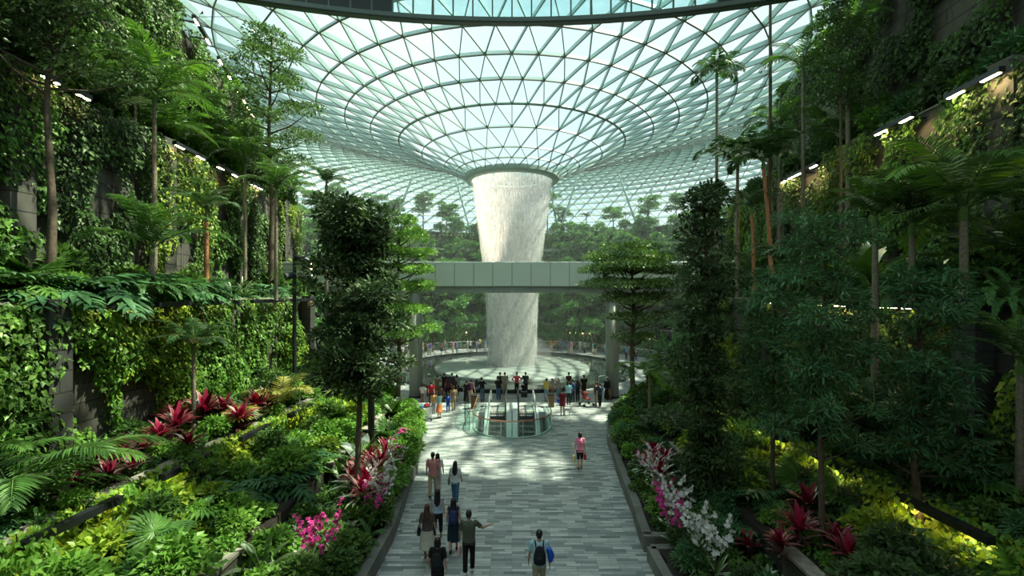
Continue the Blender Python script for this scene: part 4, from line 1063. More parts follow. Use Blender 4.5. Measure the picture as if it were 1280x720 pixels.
# three trees of the shaded right bank
add_tree(tree('narrow_leaf_tree', irregular(2.8, 8.7, 1.5, 36, .46, 21), 7600, .19, .045, L_BLUE, BARK, [(0, 0, 0), (-.05, 0, 3.5), (.1, 0, 8)], .075, T=T_LONG, droop=.45), at(1028, 11.6, 1.2), 'slender tree with narrow drooping leaves above the pink cordylines', 'tree', 'the slender tree')
add_tree(tree('narrow_leaf_tree', irregular(2.2, 7.2, 1.6, 36, .46, 25), 7600, .19, .045, L_BLUE, BARK, [(0, 0, 0), (-.25, 0, 2.5), (.0, 0, 4.5), (-.2, 0, 7)], .10, T=T_LONG, droop=.45), at(1155, 11.4, 1.2), 'wide tree with narrow dark leaves and a bent trunk on the shaded bank', 'tree', 'the bent-trunked tree')
add_tree(tree('narrow_leaf_tree', irregular(3.0, 7.2, 1.1, 24, .45, 29), 3800, .23, .055, L_BLUE, BARK, [(0, 0, 0), (.05, 0, 3.5), (.1, 0, 6.6)], .07, T=T_LONG, droop=.45), at(965, 14.2, 1.2), 'smaller narrow-leaved tree between the tall narrow tree and the pink cordylines', 'tree')
# dark foliage tree, top left
cl = []
for i in range(46): a = i * 2.399; q = U(.2, 2.6); cl.append((math.cos(a) * q, math.sin(a) * q, 7.6 + 5.8 * (i / 46), .8, .8, .5))
add_tree(tree('spreading_tree', cl, 11000, .19, .09, L_DARK, BARK, [(0, 0, 0), (.1, 0, 3), (-.1, 0, 6.5), (.2, 0, 12.6)], .13), at(62, 14.8, 7.5), 'dark spreading tree with a bare trunk before the concrete wall, uppermost sunny side corner', 'tree', 'the dark spreading tree')
# slender bamboo-like trunks with wall foliage, right side
def vine_tree(px, Y, z0, z1, h, lab, n, land, r=1.1, m=L_DARK):
    h0 = z0
    add_tree(tree('ledge_tree', irregular(h0, z1, r, 26, .55, int(px)), n, .18, .085, m, BARK, [(0, 0, 0), (.05, 0, h * .5), (0, 0, h)], .085), at(px, Y, 7.5), lab, 'tree', land)
vine_tree(1050, 22.0, 9.5, 14.5, 14, 'ledge tree with a straight bare trunk under the roof edge, shaded wall', 5000, 'the bare-trunked tree', 1.5, L_MID)
0 and vine_tree(1225, 15.5, 8.2, 12.2, 11.5, 'dark ledge tree spreading over the top corner of the shaded wall', 7000, None, 1.7)
0 and vine_tree(1110, 18.5, 9.5, 13.5, 13, 'leafy ledge tree in the shade above the paired bar lamps', 6000, None, 1.3)

# slim tall palm against the roof
def custom_palm(px, Y, zbase, ztop, fr, nf, tr, bark, lab, land=None, sc=1.0, shaft=.5, lean=(0, 0), tilt=(-8, 40), name='slim_palm', label=None):
    o = palm(name, fr, nf, ztop - zbase - shaft, tr, bark, scale=sc, shaft=shaft, lean=lean, tilt=tilt)
    add_tree(o, at(px, Y, zbase), lab, 'palm', land); return o
custom_palm(896, 31.5, 7.5, CAMH + 15.6, FR_BUSHY, 9, .11, BARK_P, 'very tall slim palm with a small dark crown against the glass roof', 'the tallest palm', 1.35, .9, tilt=(-35, 25))
custom_palm(963, 27.0, 7.5, CAMH + 17.8, FR_ARECA, 8, .10, BARK, 'tall dark palm trunk running up out of the picture at the roof edge', None, 1.0, .3)
custom_palm(1004, 24.5, 7.5, CAMH + 12.2, FR_ARECA, 11, .10, BARK_P, 'tall palm with light feathery crown beside the shaded wall top', 'the tall feathery palm', 1.15, .5)
custom_palm(975, 29.0, 7.5, CAMH + 10.8, FR_AREC_B, 10, .10, BARK_P, 'feathery palm just below the tall dark trunk, shaded side', None, 1.1, .5)
custom_palm(1060, 22.5, 7.5, CAMH + 13, FR_ARECA, 9, .10, BARK_P, 'palm half hidden in leaves high on the shaded wall', None, 1.0, .4)
custom_palm(966, 24.0, 5.8, CAMH + 7.0, FR_BUSHY, 12, .11, BARK_O, 'palm with a thick orange-ringed trunk leaning in front of the shaded wall', 'the orange-ringed palm', 1.5, .4, (-.5, 0))
custom_palm(944, 25.5, 5.0, CAMH + 4.8, FR_DARK, 11, .10, BARK_O, 'smaller orange-trunked palm behind the tall narrow tree', None, 1.0, .3, (-.2, 0))
custom_palm(922, 28.0, 7.5, CAMH + 8.0, FR_BUSHY, 13, .11, BARK_P, 'broad-leaved dark palm under the very tall slim palm, shaded side', None, 1.9, .4)
custom_palm(306, 28.0, 7.5, CAMH + 8.0, FR_BIGB, 11, .10, BARK_P, 'bright palm with long arching fronds by the third upper lamp, sunny wall', 'the arching bright palm', .85, .4, tilt=(-5, 45))
custom_palm(193, 19.0, 7.5, CAMH + 8.4, FR_BIGB, 11, .09, BARK_P, 'bright palm spreading before the concrete high on the sunny wall', 'the high bright palm', .8, .4, tilt=(-5, 45))
custom_palm(812, 22.5, .4, CAMH - 3.8, FR_AREC_B, 12, .08, BARK_P, 'small bright palm rising behind the far kerb by the bridge column', None, .8, .3, tilt=(-30, 15))
custom_palm(258, 21.0, 7.5, CAMH + 3.9, FR_DARK, 13, .10, BARK_O, 'palm on a reddish trunk above the middle ledge of the sunny wall', 'the red-trunked palm', .85, .5)
custom_palm(242, 17.5, 2.4, CAMH - 2.0, FR_DARK, 13, .07, BARK_P, 'dark palm on a thin grey trunk rising from the red cordylines', 'the thin-trunked palm', .8, .3)
custom_palm(345, 24.5, 7.5, CAMH + 5.7, FR_ARECA, 12, .09, BARK_P, 'feather palm beside the concrete pier end, sunny side', None, 1.0, .5)
custom_palm(408, 27.5, 7.5, CAMH + 6.7, FR_DARK, 12, .10, BARK_P, 'dark-crowned palm against the roof beyond the tall airy tree', None, .8, .4)
def YL(px, a=15.65, t=.115): return a / (abs(640 - px) / F - t)
for px, up, fr, lab, land, sc_ in ((168, 2.4, FR_AREC_B, 'tall bright palm high on the sunny wall with upright fronds', 'the tall bright palm', 1.2), (212, 1.2, FR_AREC_B, 'bright feather palm by the concrete patch high on the sunny wall', None, 1.1),
        (238, 3.6, FR_ARECA, 'bushy palm on the top sunny ledge over the highest bar lamps', None, 1.1), (262, 2.4, FR_ARECA, 'palm crowning the top ledge of the sunny wall', None, 1.1), (285, 3.4, FR_ARECA, 'far palm on the top sunny ledge, next to the roof glass', None, 1.2),
        (308, 1.3, FR_AREC_B, 'bright arching palm with drooping yellow green fronds under the airy tree', 'the bright arching palm', 1.35), (130, 3.0, FR_DARK, 'dark palm at the upper sunny corner beside the spreading tree', None, 1.0)):
    custom_palm(px, YL(px), 15.2, 15.2 + up, fr, 12, .09, BARK_P, lab, land, sc_, .4, tilt=(-20, 35))
custom_palm(1140, 14.9, 7.5, 10.2, FR_DARK, 12, .09, BARK_P, 'dark palm on the middle ledge below the long bar lamps', None, 1.1, .4)
custom_palm(190, 17.2, 7.5, 9.6, FR_ARECA, 12, .09, BARK_P, 'feather palm on the middle sunny ledge over the flat lamps', None, 1.1, .3)
custom_palm(1094, 15.2, 2.4, CAMH + 2.6, FR_ARECA, 14, .10, BARK_P, 'upright feather palm on a thick trunk above the narrow-leaved trees', 'the upright feather palm', .85, .4)
custom_palm(1205, 13.4, 2.4, CAMH + 2.6, FR_BIGB, 14, .12, BARK_P, 'huge sunlit palm with sweeping fronds on the shaded side', 'the huge sweeping palm', .95, .4, (0, 0), (-30, 35))
custom_palm(985, 18.0, 2.4, CAMH + 1.0, FR_DARK, 13, .09, BARK_P, 'dark feather palm behind the narrow-leaved trees', None, .9, .3)
custom_palm(1275, 10.9, 1.2, CAMH - 1.6, FR_ARECA, 11, .08, BARK_P, 'bright palm at the edge low on the shaded bank', None, .7, .3)

# single low accent plants by hand
def P3(px, py, z):
    """point on the horizontal level z seen at that pixel"""
    Y = (CAMH - z) * F / (py - HY); return ((px - 640) / F * Y, Y, z)
put('bigpalm', P3(20, 655, 2.4), .3, .9, 'big sunlit palm with broad arching fronds above the low planter wall', land='the big sunlit palm')
put('areca', P3(-30, 640, 2.4), 1.3, 1.0, 'palm at the outermost edge behind the big sunlit palm')
put('fany', (P3(300, 540, 2.4)), .2, 1.15, 'yellow and pink tinged fan palm over the red cordylines', land='the yellow fan palm')
put('palm_y', P3(352, 520, 2.4), 1.0, 1.15, 'pale feathery palm below the concrete pier beside the spotlight mast')
put('areca_d', P3(300, 500, 2.4), 2.0, .8)
put('banana', P3(806, 532, .4), .4, .8, 'plant with upright yellow green paddle leaves by the far kerb', land='the yellow paddle plant')
put('areca_d', P3(820, 560, .4), .4, .8, 'dark feather palm arching over the kerb near the bridge column')
put('arecab', P3(835, 520, 1.2), .4, .7)
put('fany', P3(700 + 120, 515, .4), 0, .7)
for (px, py, z, sc) in ((1000, 690, 1.2, 1.2), (1045, 700, 1.2, 1.0), (1010, 655, 1.2, 1.15), (975, 700, 1.2, .8), (1062, 720, 1.2, 1.0), (935, 700, .4, .8)): put('cordy_red', P3(px, py, z), None, sc * 1.0, region='shaded bank')
for (px, py, z, sc) in ((200, 566, 2.4, 1), (222, 556, 2.4, 1.2), (215, 545, 2.4, 1.2), (256, 540, 2.4, 1.4), (280, 535, 2.4, 1.2), (300, 545, 2.4, 1.2), (322, 530, 2.4, 1.4), (335, 520, 2.4, 1.1), (235, 575, 2.4, .9)): put('cordy_red', P3(px, py, z), None, sc * 1.15, region='sunny ledge')
for (px, py, z, sc) in ((120, 600, 2.4, 1.1), (150, 590, 2.4, 1.2), (135, 615, 2.4, 1), (178, 578, 2.4, 1.1), (95, 630, 2.4, .9), (165, 600, 2.4, .9)): put('cordy_maroon', P3(px, py, z), None, sc * 1.15, region='sunny ledge')
for (px, py, sc_) in ((1212, 690, 1.0), (1170, 700, .8), (1235, 675, .8)): put('bush_lime', P3(px, py, 1.2), None, sc_, region='shaded bank')
for (px, py) in ((468, 600), (458, 612), (475, 590), (449, 600), (452, 625), (482, 575), (440, 610), (463, 585)): put('brom_red', P3(px, py, 1.15), None, 1.7, region='flower bed')
for (px, py) in ((488, 570), (498, 562), (485, 605), (492, 590), (478, 618), (500, 580), (505, 555)): put('bush_white' if px in (485, 498, 478) else 'bush_pink', P3(px, py, .8), None, .8, region='flower bed')
for (px, py) in ((472, 625), (480, 640), (494, 600)): put('orchid_white', P3(px, py, .9), None, 1.4, region='flower bed')
for (px, py) in ((462, 645), (470, 655), (415, 690), (395, 715), (388, 700)): put('orchid_pink', P3(px, py, .6), None, 1.5, region='flower bed')
for (px, py) in ((816, 575), (822, 590), (826, 603), (830, 585), (812, 592)): put('brom_red', P3(px, py, .9), None, 1.7, region='shaded path bed')
for (px, py) in ((812, 610), (822, 620), (838, 655), (846, 668)): put('orchid_white', P3(px, py, .8), None, 1.5, region='shaded path bed')
for (px, py) in ((805, 600), (832, 660), (842, 680), (828, 640)): put('orchid_pink', P3(px, py, .7), None, 1.5, region='shaded path bed')
for (px, py) in ((868, 700), (880, 712), (895, 720)): put('orchid_white', P3(px, py, .7), None, 1.5, region='shaded path bed')
for (px, py) in ((247, 700), (310, 640)): put('brom_red', P3(px, py, 1.2), None, .8, region='sunny bank')

FIXED = [o for o, *_ in PLACED if o.name.startswith(('cordyline', 'bromeliad', 'orchid', 'flowering'))]
ACC = []
# ------------------------------------------------------------------ filling the beds
class Rnd(random.Random):
    pass
q_ = Rnd(11)
def fill(xf0, xf1, y0, y1, z, n, kinds, region, smin=.7, smax=1.15, mind=.45, acc=.95):
    done = []
    tries = 0
    if n > 20 and not ACC: ACC.extend([tuple(o.location[:2]) for o in FIXED])
    while len(done) < n and tries < n * 30:
        tries += 1
        y = q_.uniform(y0, y1); x = q_.uniform(xf0(y), xf1(y)) if callable(xf0) else q_.uniform(xf0, xf1)
        if any((x - a) ** 2 + (y - b) ** 2 < mind ** 2 for a, b in done): continue
        if any((x - a) ** 2 + (y - b) ** 2 < acc ** 2 for a, b in ACC): continue
        px, py = pix((x, y, z + .5))
        if not (-60 < px < 1340 and py < 790): continue
        done.append((x, y)); put(q_.choice(kinds), (x, y, z), q_.uniform(0, 6.28), q_.uniform(smin, smax), region=region)
W1 = lambda y: float(np.interp(y, [2, 16, 26, 31], [11.4, 10.6, 9.9, 9.7]))
for a_, b_, z_, n_, kk, nm_ in ((lambda y: -6.8, lambda y: kerbL(y) - .6, .42, 60, ['cover', 'coverb', 'striped'], 'sunny lower bed'), (lambda y: -(W1(y) - .4), lambda y: -7.2, 1.24, 70, ['coverb', 'cover', 'coverb'], 'sunny middle bed'), (lambda y: -13.6, lambda y: -(W1(y) + .35), 2.44, 60, ['cover', 'coverb'], 'sunny planting shelf'),
        (lambda y: float(np.interp(y, [2, 14, 20, 24, 28], [4.5, 4.6, 5.1, 5.5, 6.5])), lambda y: 6.9, .42, 55, ['cover', 'striped', 'cover'], 'shaded lower bed'), (lambda y: 7.25, lambda y: W1(y) - .4, 1.24, 65, ['cover', 'coverb'], 'shaded middle bed'), (lambda y: W1(y) + .35, lambda y: 13.5, 2.44, 40, ['cover'], 'shaded planting shelf')):
    fill(a_, b_, 9.2, 22, z_, n_, kk, nm_, .7, 1.2, .42, .30)
# spilling shrubs along the kerbs
for y in np.arange(10.8, 28.5, .95): put('kerbshrub' if y > 16 else ('bush_mid' if int(y * 10) % 2 else 'fern'), (kerbL(y) - .65 - .12 * math.sin(y * 5), y, .42), None, 1.0 if y > 16 else .75, region='sunny kerb edge')
kr = lambda y: float(np.interp(y, [2, 14, 20, 24, 28, 30, 32], [4.2, 4.3, 4.8, 5.2, 6.3, 7.5, 12]))
for i, y in enumerate(np.arange(9.5, 30, .9)): put(['kerbshrub', 'bush_mid', 'lobedb', 'bush_blue', 'bush_dark', 'striped'][i % 6] if y < 21 else ['kerbshrub', 'bush_mid', 'bush_blue'][i % 3], (kr(y) + .6 + .1 * math.sin(y * 4), y, .42), None, .65 if y < 21 else .95, region='shaded kerb edge')
fill(lambda y: -6.8, lambda y: kerbL(y) - 1.2, 9.8, 27, .42, 75, ['fern', 'fan', 'striped', 'lobedb', 'bush_mid', 'strap', 'bush_bright', 'lobedb', 'banana'], 'sunny lower bed', .6, 1.0)
fill(lambda y: -(W1(y) - .5), lambda y: -7.4, 9.0, 28, 1.25, 105, ['lobedb', 'fan', 'bush_bright', 'bush_bright', 'lobed', 'fern', 'bush_bright', 'bush_mid2', 'bush_lime', 'strap'], 'sunny middle bed', .7, 1.2)
fill(lambda y: -13.6, lambda y: -(W1(y) + .5), 10, 30, 2.45, 66, ['bush_mid', 'bush_mid2', 'bush_dark', 'lobed', 'cordy_maroon', 'bush_bright', 'strap', 'fern'], 'sunny planting shelf', .7, 1.2)
fill(lambda y: kr(y) + 1.2, lambda y: 6.8, 9.3, 28, .42, 72, ['fern', 'fan', 'striped', 'bush_blue', 'bush_dark', 'lobedb', 'lobed', 'bush_mid'], 'shaded lower bed', .6, 1.0)
fill(lambda y: 7.4, lambda y: W1(y) - .5, 9.0, 28, 1.25, 95, ['fan', 'fern', 'lobed', 'bush_mid', 'bush_blue', 'bush_lime', 'fan', 'bush_dark', 'strap'], 'shaded middle bed', .7, 1.2)
fill(lambda y: W1(y) + .5, lambda y: 13.6, 10, 30, 2.45, 66, ['fern', 'bush_blue', 'bush_dark', 'lobed', 'areca_d', 'fan', 'strap', 'bush_mid2'], 'shaded planting shelf', .8, 1.3)
w3 = lambda y: 15 + .109 * y
fill(lambda y: -(w3(y) - .5), lambda y: -14.2, 12, 40, 7.55, 90, ['lobed', 'lobed', 'lobed', 'bush_mid', 'fern', 'lobedb', 'lobed', 'bush_mid2', 'strap', 'bush_bright', 'lobed', 'fan'], 'sunny middle ledge', .8, 1.5, .55)
fill(lambda y: 14.2, lambda y: w3(y) - .5, 12, 40, 7.55, 88, ['fern', 'bush_blue', 'areca', 'bananad', 'bush_mid2', 'areca_d', 'strap', 'bush_mid', 'banana'], 'shaded middle ledge', .8, 1.5, .55)
for i, y in enumerate(np.arange(13.2, 20, 1.1)): put('lobed' if i % 4 else 'lobedb', (-14.0, y, 7.6), None, 1.35, region='sunny ledge lip')
for px in (168, 190, 208): put('fernhang', (-13.7, 13.7 * F / (640 - px), 7.5), R(-10), 1.7, region='sunny ledge lip')
for px in (1085, 1120, 1150, 1215, 1245, 1265): put('fern', (13.7, 13.7 * F / (px - 640), 7.55), None, 1.35, region='shaded ledge lip')
w4 = lambda y: float(np.interp(y, [0, 20, 26.5, 38.5, 44], [16.9, 18.6, 19.4, 22.8, 24.4]))
fill(lambda y: -(w4(y) - .2), lambda y: -(w3(y) + .1), 14, 41, 15.25, 60, ['bush_mid', 'bush_bright', 'areca', 'bush_mid2', 'lobedb', 'bush_lime', 'arecab'], 'sunny top ledge', .9, 1.5, .7)
fill(lambda y: w3(y) + .1, lambda y: w4(y) - .2, 14, 41, 15.25, 38, ['bush_mid', 'bush_dark', 'areca', 'bush_mid2', 'bush_blue', 'bush_bright'], 'shaded top ledge', .9, 1.5, .7)
for s in (-1, 1): fill(lambda y: s * (w4(y) + .3) if s > 0 else -(w4(y) + 1.5), lambda y: s * (w4(y) + 1.5) if s > 0 else -(w4(y) + .3), 20, 42, 23.1, 14, ['bush_mid', 'bush_mid2', 'bush_bright'], '%s wall crest' % ('sunny' if s < 0 else 'shaded'), 1.0, 1.6, .8)

for i, y in enumerate(np.arange(9.6, 27, .85)):
    put(['bush_blue', 'bush_mid', 'fern', 'bush_dark', 'lobedb'][i % 5], (W1(y) - .05, y, 2.5), None, .6, region='shaded planter lip')
    if i % 5 in (1, 2): put(['bush_bright', 'fern'][i % 2], (-(W1(y) - .05), y, 2.5), None, .5, region='sunny planter lip')
# forest behind the pool
def forest():
    bands = [(17.3, 19.6, 0, 11, 'at ground level beyond the pool'), (20.4, 23.6, 3.35, 32, 'on the lowest far terrace'), (24.4, 27.6, 7.35, 34, 'on the second far terrace'), (28.4, 31.6, 11.25, 34, 'on the third far terrace'),
             (32.4, 36.4, 15.35, 34, 'on the fourth far terrace'), (37.5, 43, 18.95, 40, 'on the top far terrace')]
    for bi, (r0, r1, z, n, reg) in enumerate(bands):
        for i in range(n):
            t = R(-22 + 224 * (i + q_.uniform(.2, .8)) / n); r = q_.uniform(r0, r1)
            if bi == 0: t = R(20 + 140 * (i + .5) / n)
            x, y = PC[0] + r * math.cos(t), PC[1] + r * math.sin(t)
            px, py = pix((x, y, z + 3))
            if not (330 < px < 980): continue
            if bi == 0 and abs(px - 640) < 50: continue
            k = q_.choice(['far0', 'far1', 'far2', 'far3']) if bi < 5 else q_.choice(['far1', 'far2', 'far0', 'farpalm', 'far3'])
            if bi in (3, 4) and i % 5 == 0: k = 'farpalm'
            s = q_.uniform(.62, .9) if bi < 4 else q_.uniform(.62, .9)
            if bi == 1: s = q_.uniform(.8, 1.05)
            if bi == 0: s = q_.uniform(.7, .95)
            if bi == 5: s = q_.uniform(.75, 1.1)
            put(k, (x, y, z), q_.uniform(0, 6), s, region=reg)
        for i in range(n + 8):
            if bi == 0: continue
            t = R(-22 + 224 * (i + q_.uniform(.2, .8)) / (n + 8)); r = r0 + .5; x, y = PC[0] + r * math.cos(t), PC[1] + r * math.sin(t); px, py = pix((x, y, z))
            if not (330 < px < 980): continue
            put('farbush', (x, y, z), q_.uniform(0, 6), q_.uniform(.7, 1.15), region=reg)
forest()

TPROT = {}
for i, (r, h0, h1) in enumerate(TER):
    for k in range(16):
        t0 = R(-10 + 200 * k / 16); t1 = R(-10 + 200 * (k + 1) / 16)
        p0 = Vector((PC[0] + (r - .2) * math.cos(t0), PC[1] + (r - .2) * math.sin(t0), h0)); p1 = Vector((PC[0] + (r - .2) * math.cos(t1), PC[1] + (r - .2) * math.sin(t1), h0))
        px, py = pix((p0 + p1) / 2)
        if not 380 < px < 920: continue
        d = p1 - p0; nin = Vector((PC[0], PC[1], h0)) - (p0 + p1) / 2
        o = creeper('terrace_creeper', p0, d.normalized(), d.length, h1 - h0 + .15, nin.normalized(), 1500, .34, L_FAR, L_MID, .5, i * 31 + k, -.25)
        tag(o, cat='creeper'); PLACED.append((o, 'hanging green creeper', 'creeper', (p0 + p1) / 2 + Vector((0, 0, 2)), ['on the lowest far terrace wall', 'on the second far terrace wall', 'on the third far terrace wall', 'on the fourth far terrace wall', 'on the top far terrace wall'][i]))

# creeper on the walls, one plant per wall bay
def bays(s, wf, y0, y1, step, z0, H, n, L, mats, what, cover, thick=.3, off=.18):
    i = 0; ys = np.arange(y0, y1, step)
    for y in ys:
        ya, yb = y, min(y + step, y1); m, m2 = mats[i % len(mats)]
        a = Vector((s * (wf(ya) - off), ya, z0)); b = Vector((s * (wf(yb) - off), yb, z0)); d = b - a
        o = creeper('wall_creeper', a, d.normalized(), d.length, H, (-s, 0, 0), n, L, m, m2, thick, int(y * 7 + s * 3 + z0 * 13), cover)
        tag(o, cat='creeper'); PLACED.append((o, ['leafy creeper', 'dense climbing creeper'][i % 2], 'creeper', (a + b) / 2 + Vector((0, 0, H / 2)), what)); i += 1
bays(-1, W1, 9.0, 29.5, 3.4, 1.3, 1.5, 1700, .19, [(L_BRIGHT, L_LIME), (L_LIME, L_BRIGHT)], 'sunny planter wall', -.45, .75)
bays(-1, lambda y: 14.0, 11.5, 30.5, 3.8, 2.5, 5.1, 3200, .20, [(L_MID, L_BRIGHT), (L_BRIGHT, L_LIME), (L_MID, L_BRIGHT)], 'sunny middle wall', -.32, .6)
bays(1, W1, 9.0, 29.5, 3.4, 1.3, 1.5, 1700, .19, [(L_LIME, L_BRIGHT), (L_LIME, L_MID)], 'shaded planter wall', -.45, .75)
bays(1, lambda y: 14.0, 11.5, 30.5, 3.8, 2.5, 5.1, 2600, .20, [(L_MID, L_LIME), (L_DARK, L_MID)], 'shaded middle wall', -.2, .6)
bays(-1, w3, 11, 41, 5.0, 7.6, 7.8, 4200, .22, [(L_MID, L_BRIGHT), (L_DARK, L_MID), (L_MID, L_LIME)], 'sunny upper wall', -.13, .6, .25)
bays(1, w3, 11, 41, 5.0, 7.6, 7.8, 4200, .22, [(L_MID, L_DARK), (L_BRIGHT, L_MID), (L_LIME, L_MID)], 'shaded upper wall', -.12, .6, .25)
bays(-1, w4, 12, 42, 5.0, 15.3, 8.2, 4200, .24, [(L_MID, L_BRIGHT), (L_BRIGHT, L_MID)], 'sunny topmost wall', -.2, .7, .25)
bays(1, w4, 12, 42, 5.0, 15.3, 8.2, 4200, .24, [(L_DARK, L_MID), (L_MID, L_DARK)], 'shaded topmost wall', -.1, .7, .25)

# ------------------------------------------------------------------ people
CLOTH = {}
def cloth(c, rough=.85):
    k = tuple(round(x, 3) for x in c)
    if k not in CLOTH: CLOTH[k] = plain('fabric_%d' % len(CLOTH), c, rough, 0, .2, var=.10, scale=14)
    return CLOTH[k]
SKIN = [plain('skin_light', (.55, .33, .23), .55), plain('skin_mid', (.42, .24, .15), .55), plain('skin_dark', (.25, .13, .08), .55)]
HAIR_K = plain('hair_black', (.012, .010, .010), .4); HAIR_B = plain('hair_brown', (.07, .03, .018), .45)
EYE = plain('eye_dark', (.01, .01, .01), .2); LIP = plain('lip', (.35, .10, .09), .5)

def rem(mb, name, vox, mat, parent, smooth_n=4):
    """fuse the pieces into one continuous skin"""
    me = mb.mesh(name + '_raw'); o = bpy.data.objects.new(name + '_raw', me); COL.objects.link(o)
    r = o.modifiers.new('r', 'REMESH'); r.mode = 'VOXEL'; r.voxel_size = vox; r.use_smooth_shade = True
    if smooth_n: s = o.modifiers.new('s', 'SMOOTH'); s.iterations = smooth_n; s.factor = .5
    dg = bpy.context.evaluated_depsgraph_get(); dg.update()
    nm = bpy.data.meshes.new_from_object(o.evaluated_get(dg)); bpy.data.objects.remove(o)
    nm.materials.clear(); nm.materials.append(mat); nm.polygons.foreach_set('material_index', [0] * len(nm.polygons)); nm.shade_smooth(); nm.name = name
    ob = bpy.data.objects.new(name, nm); COL.objects.link(ob); adopt(ob, parent); return ob

def caps(mb, a, b, ra, rb, m, seg=10, e0=True, e1=True):
    mb.tube([tuple(a), tuple(b)], [ra, rb], m, seg)
    if e0: mb.ell(tuple(a), (ra,) * 3, m, seg, 6)
    if e1: mb.ell(tuple(b), (rb,) * 3, m, seg, 6)
def ringloft(mb, rows, m, seg=16, open_=False):
    """rows: (cx, cy, z, rx, ry)"""
    ang = np.linspace(0, 2 * np.pi, seg, endpoint=False); v = []; f = []
    for (cx, cy, z, rx, ry) in rows:
        for a in ang: v.append((cx + rx * math.cos(a), cy + ry * math.sin(a), z))
    n = len(rows)
    for i in range(n - 1):
        for j in range(seg):
            k = (j + 1) % seg; q = (i * seg + j, i * seg + k, (i + 1) * seg + k, (i + 1) * seg + j)
            f.append(q if rows[-1][2] > rows[0][2] else q[::-1])
    mb.add(v, np.array(f), m)
    if not open_:
        a = tuple(range(seg)); b = tuple(range((n - 1) * seg, n * seg))
        mb.add(v, [a[::-1] if rows[-1][2] > rows[0][2] else a], m); mb.add(v, [b if rows[-1][2] > rows[0][2] else b[::-1]], m)

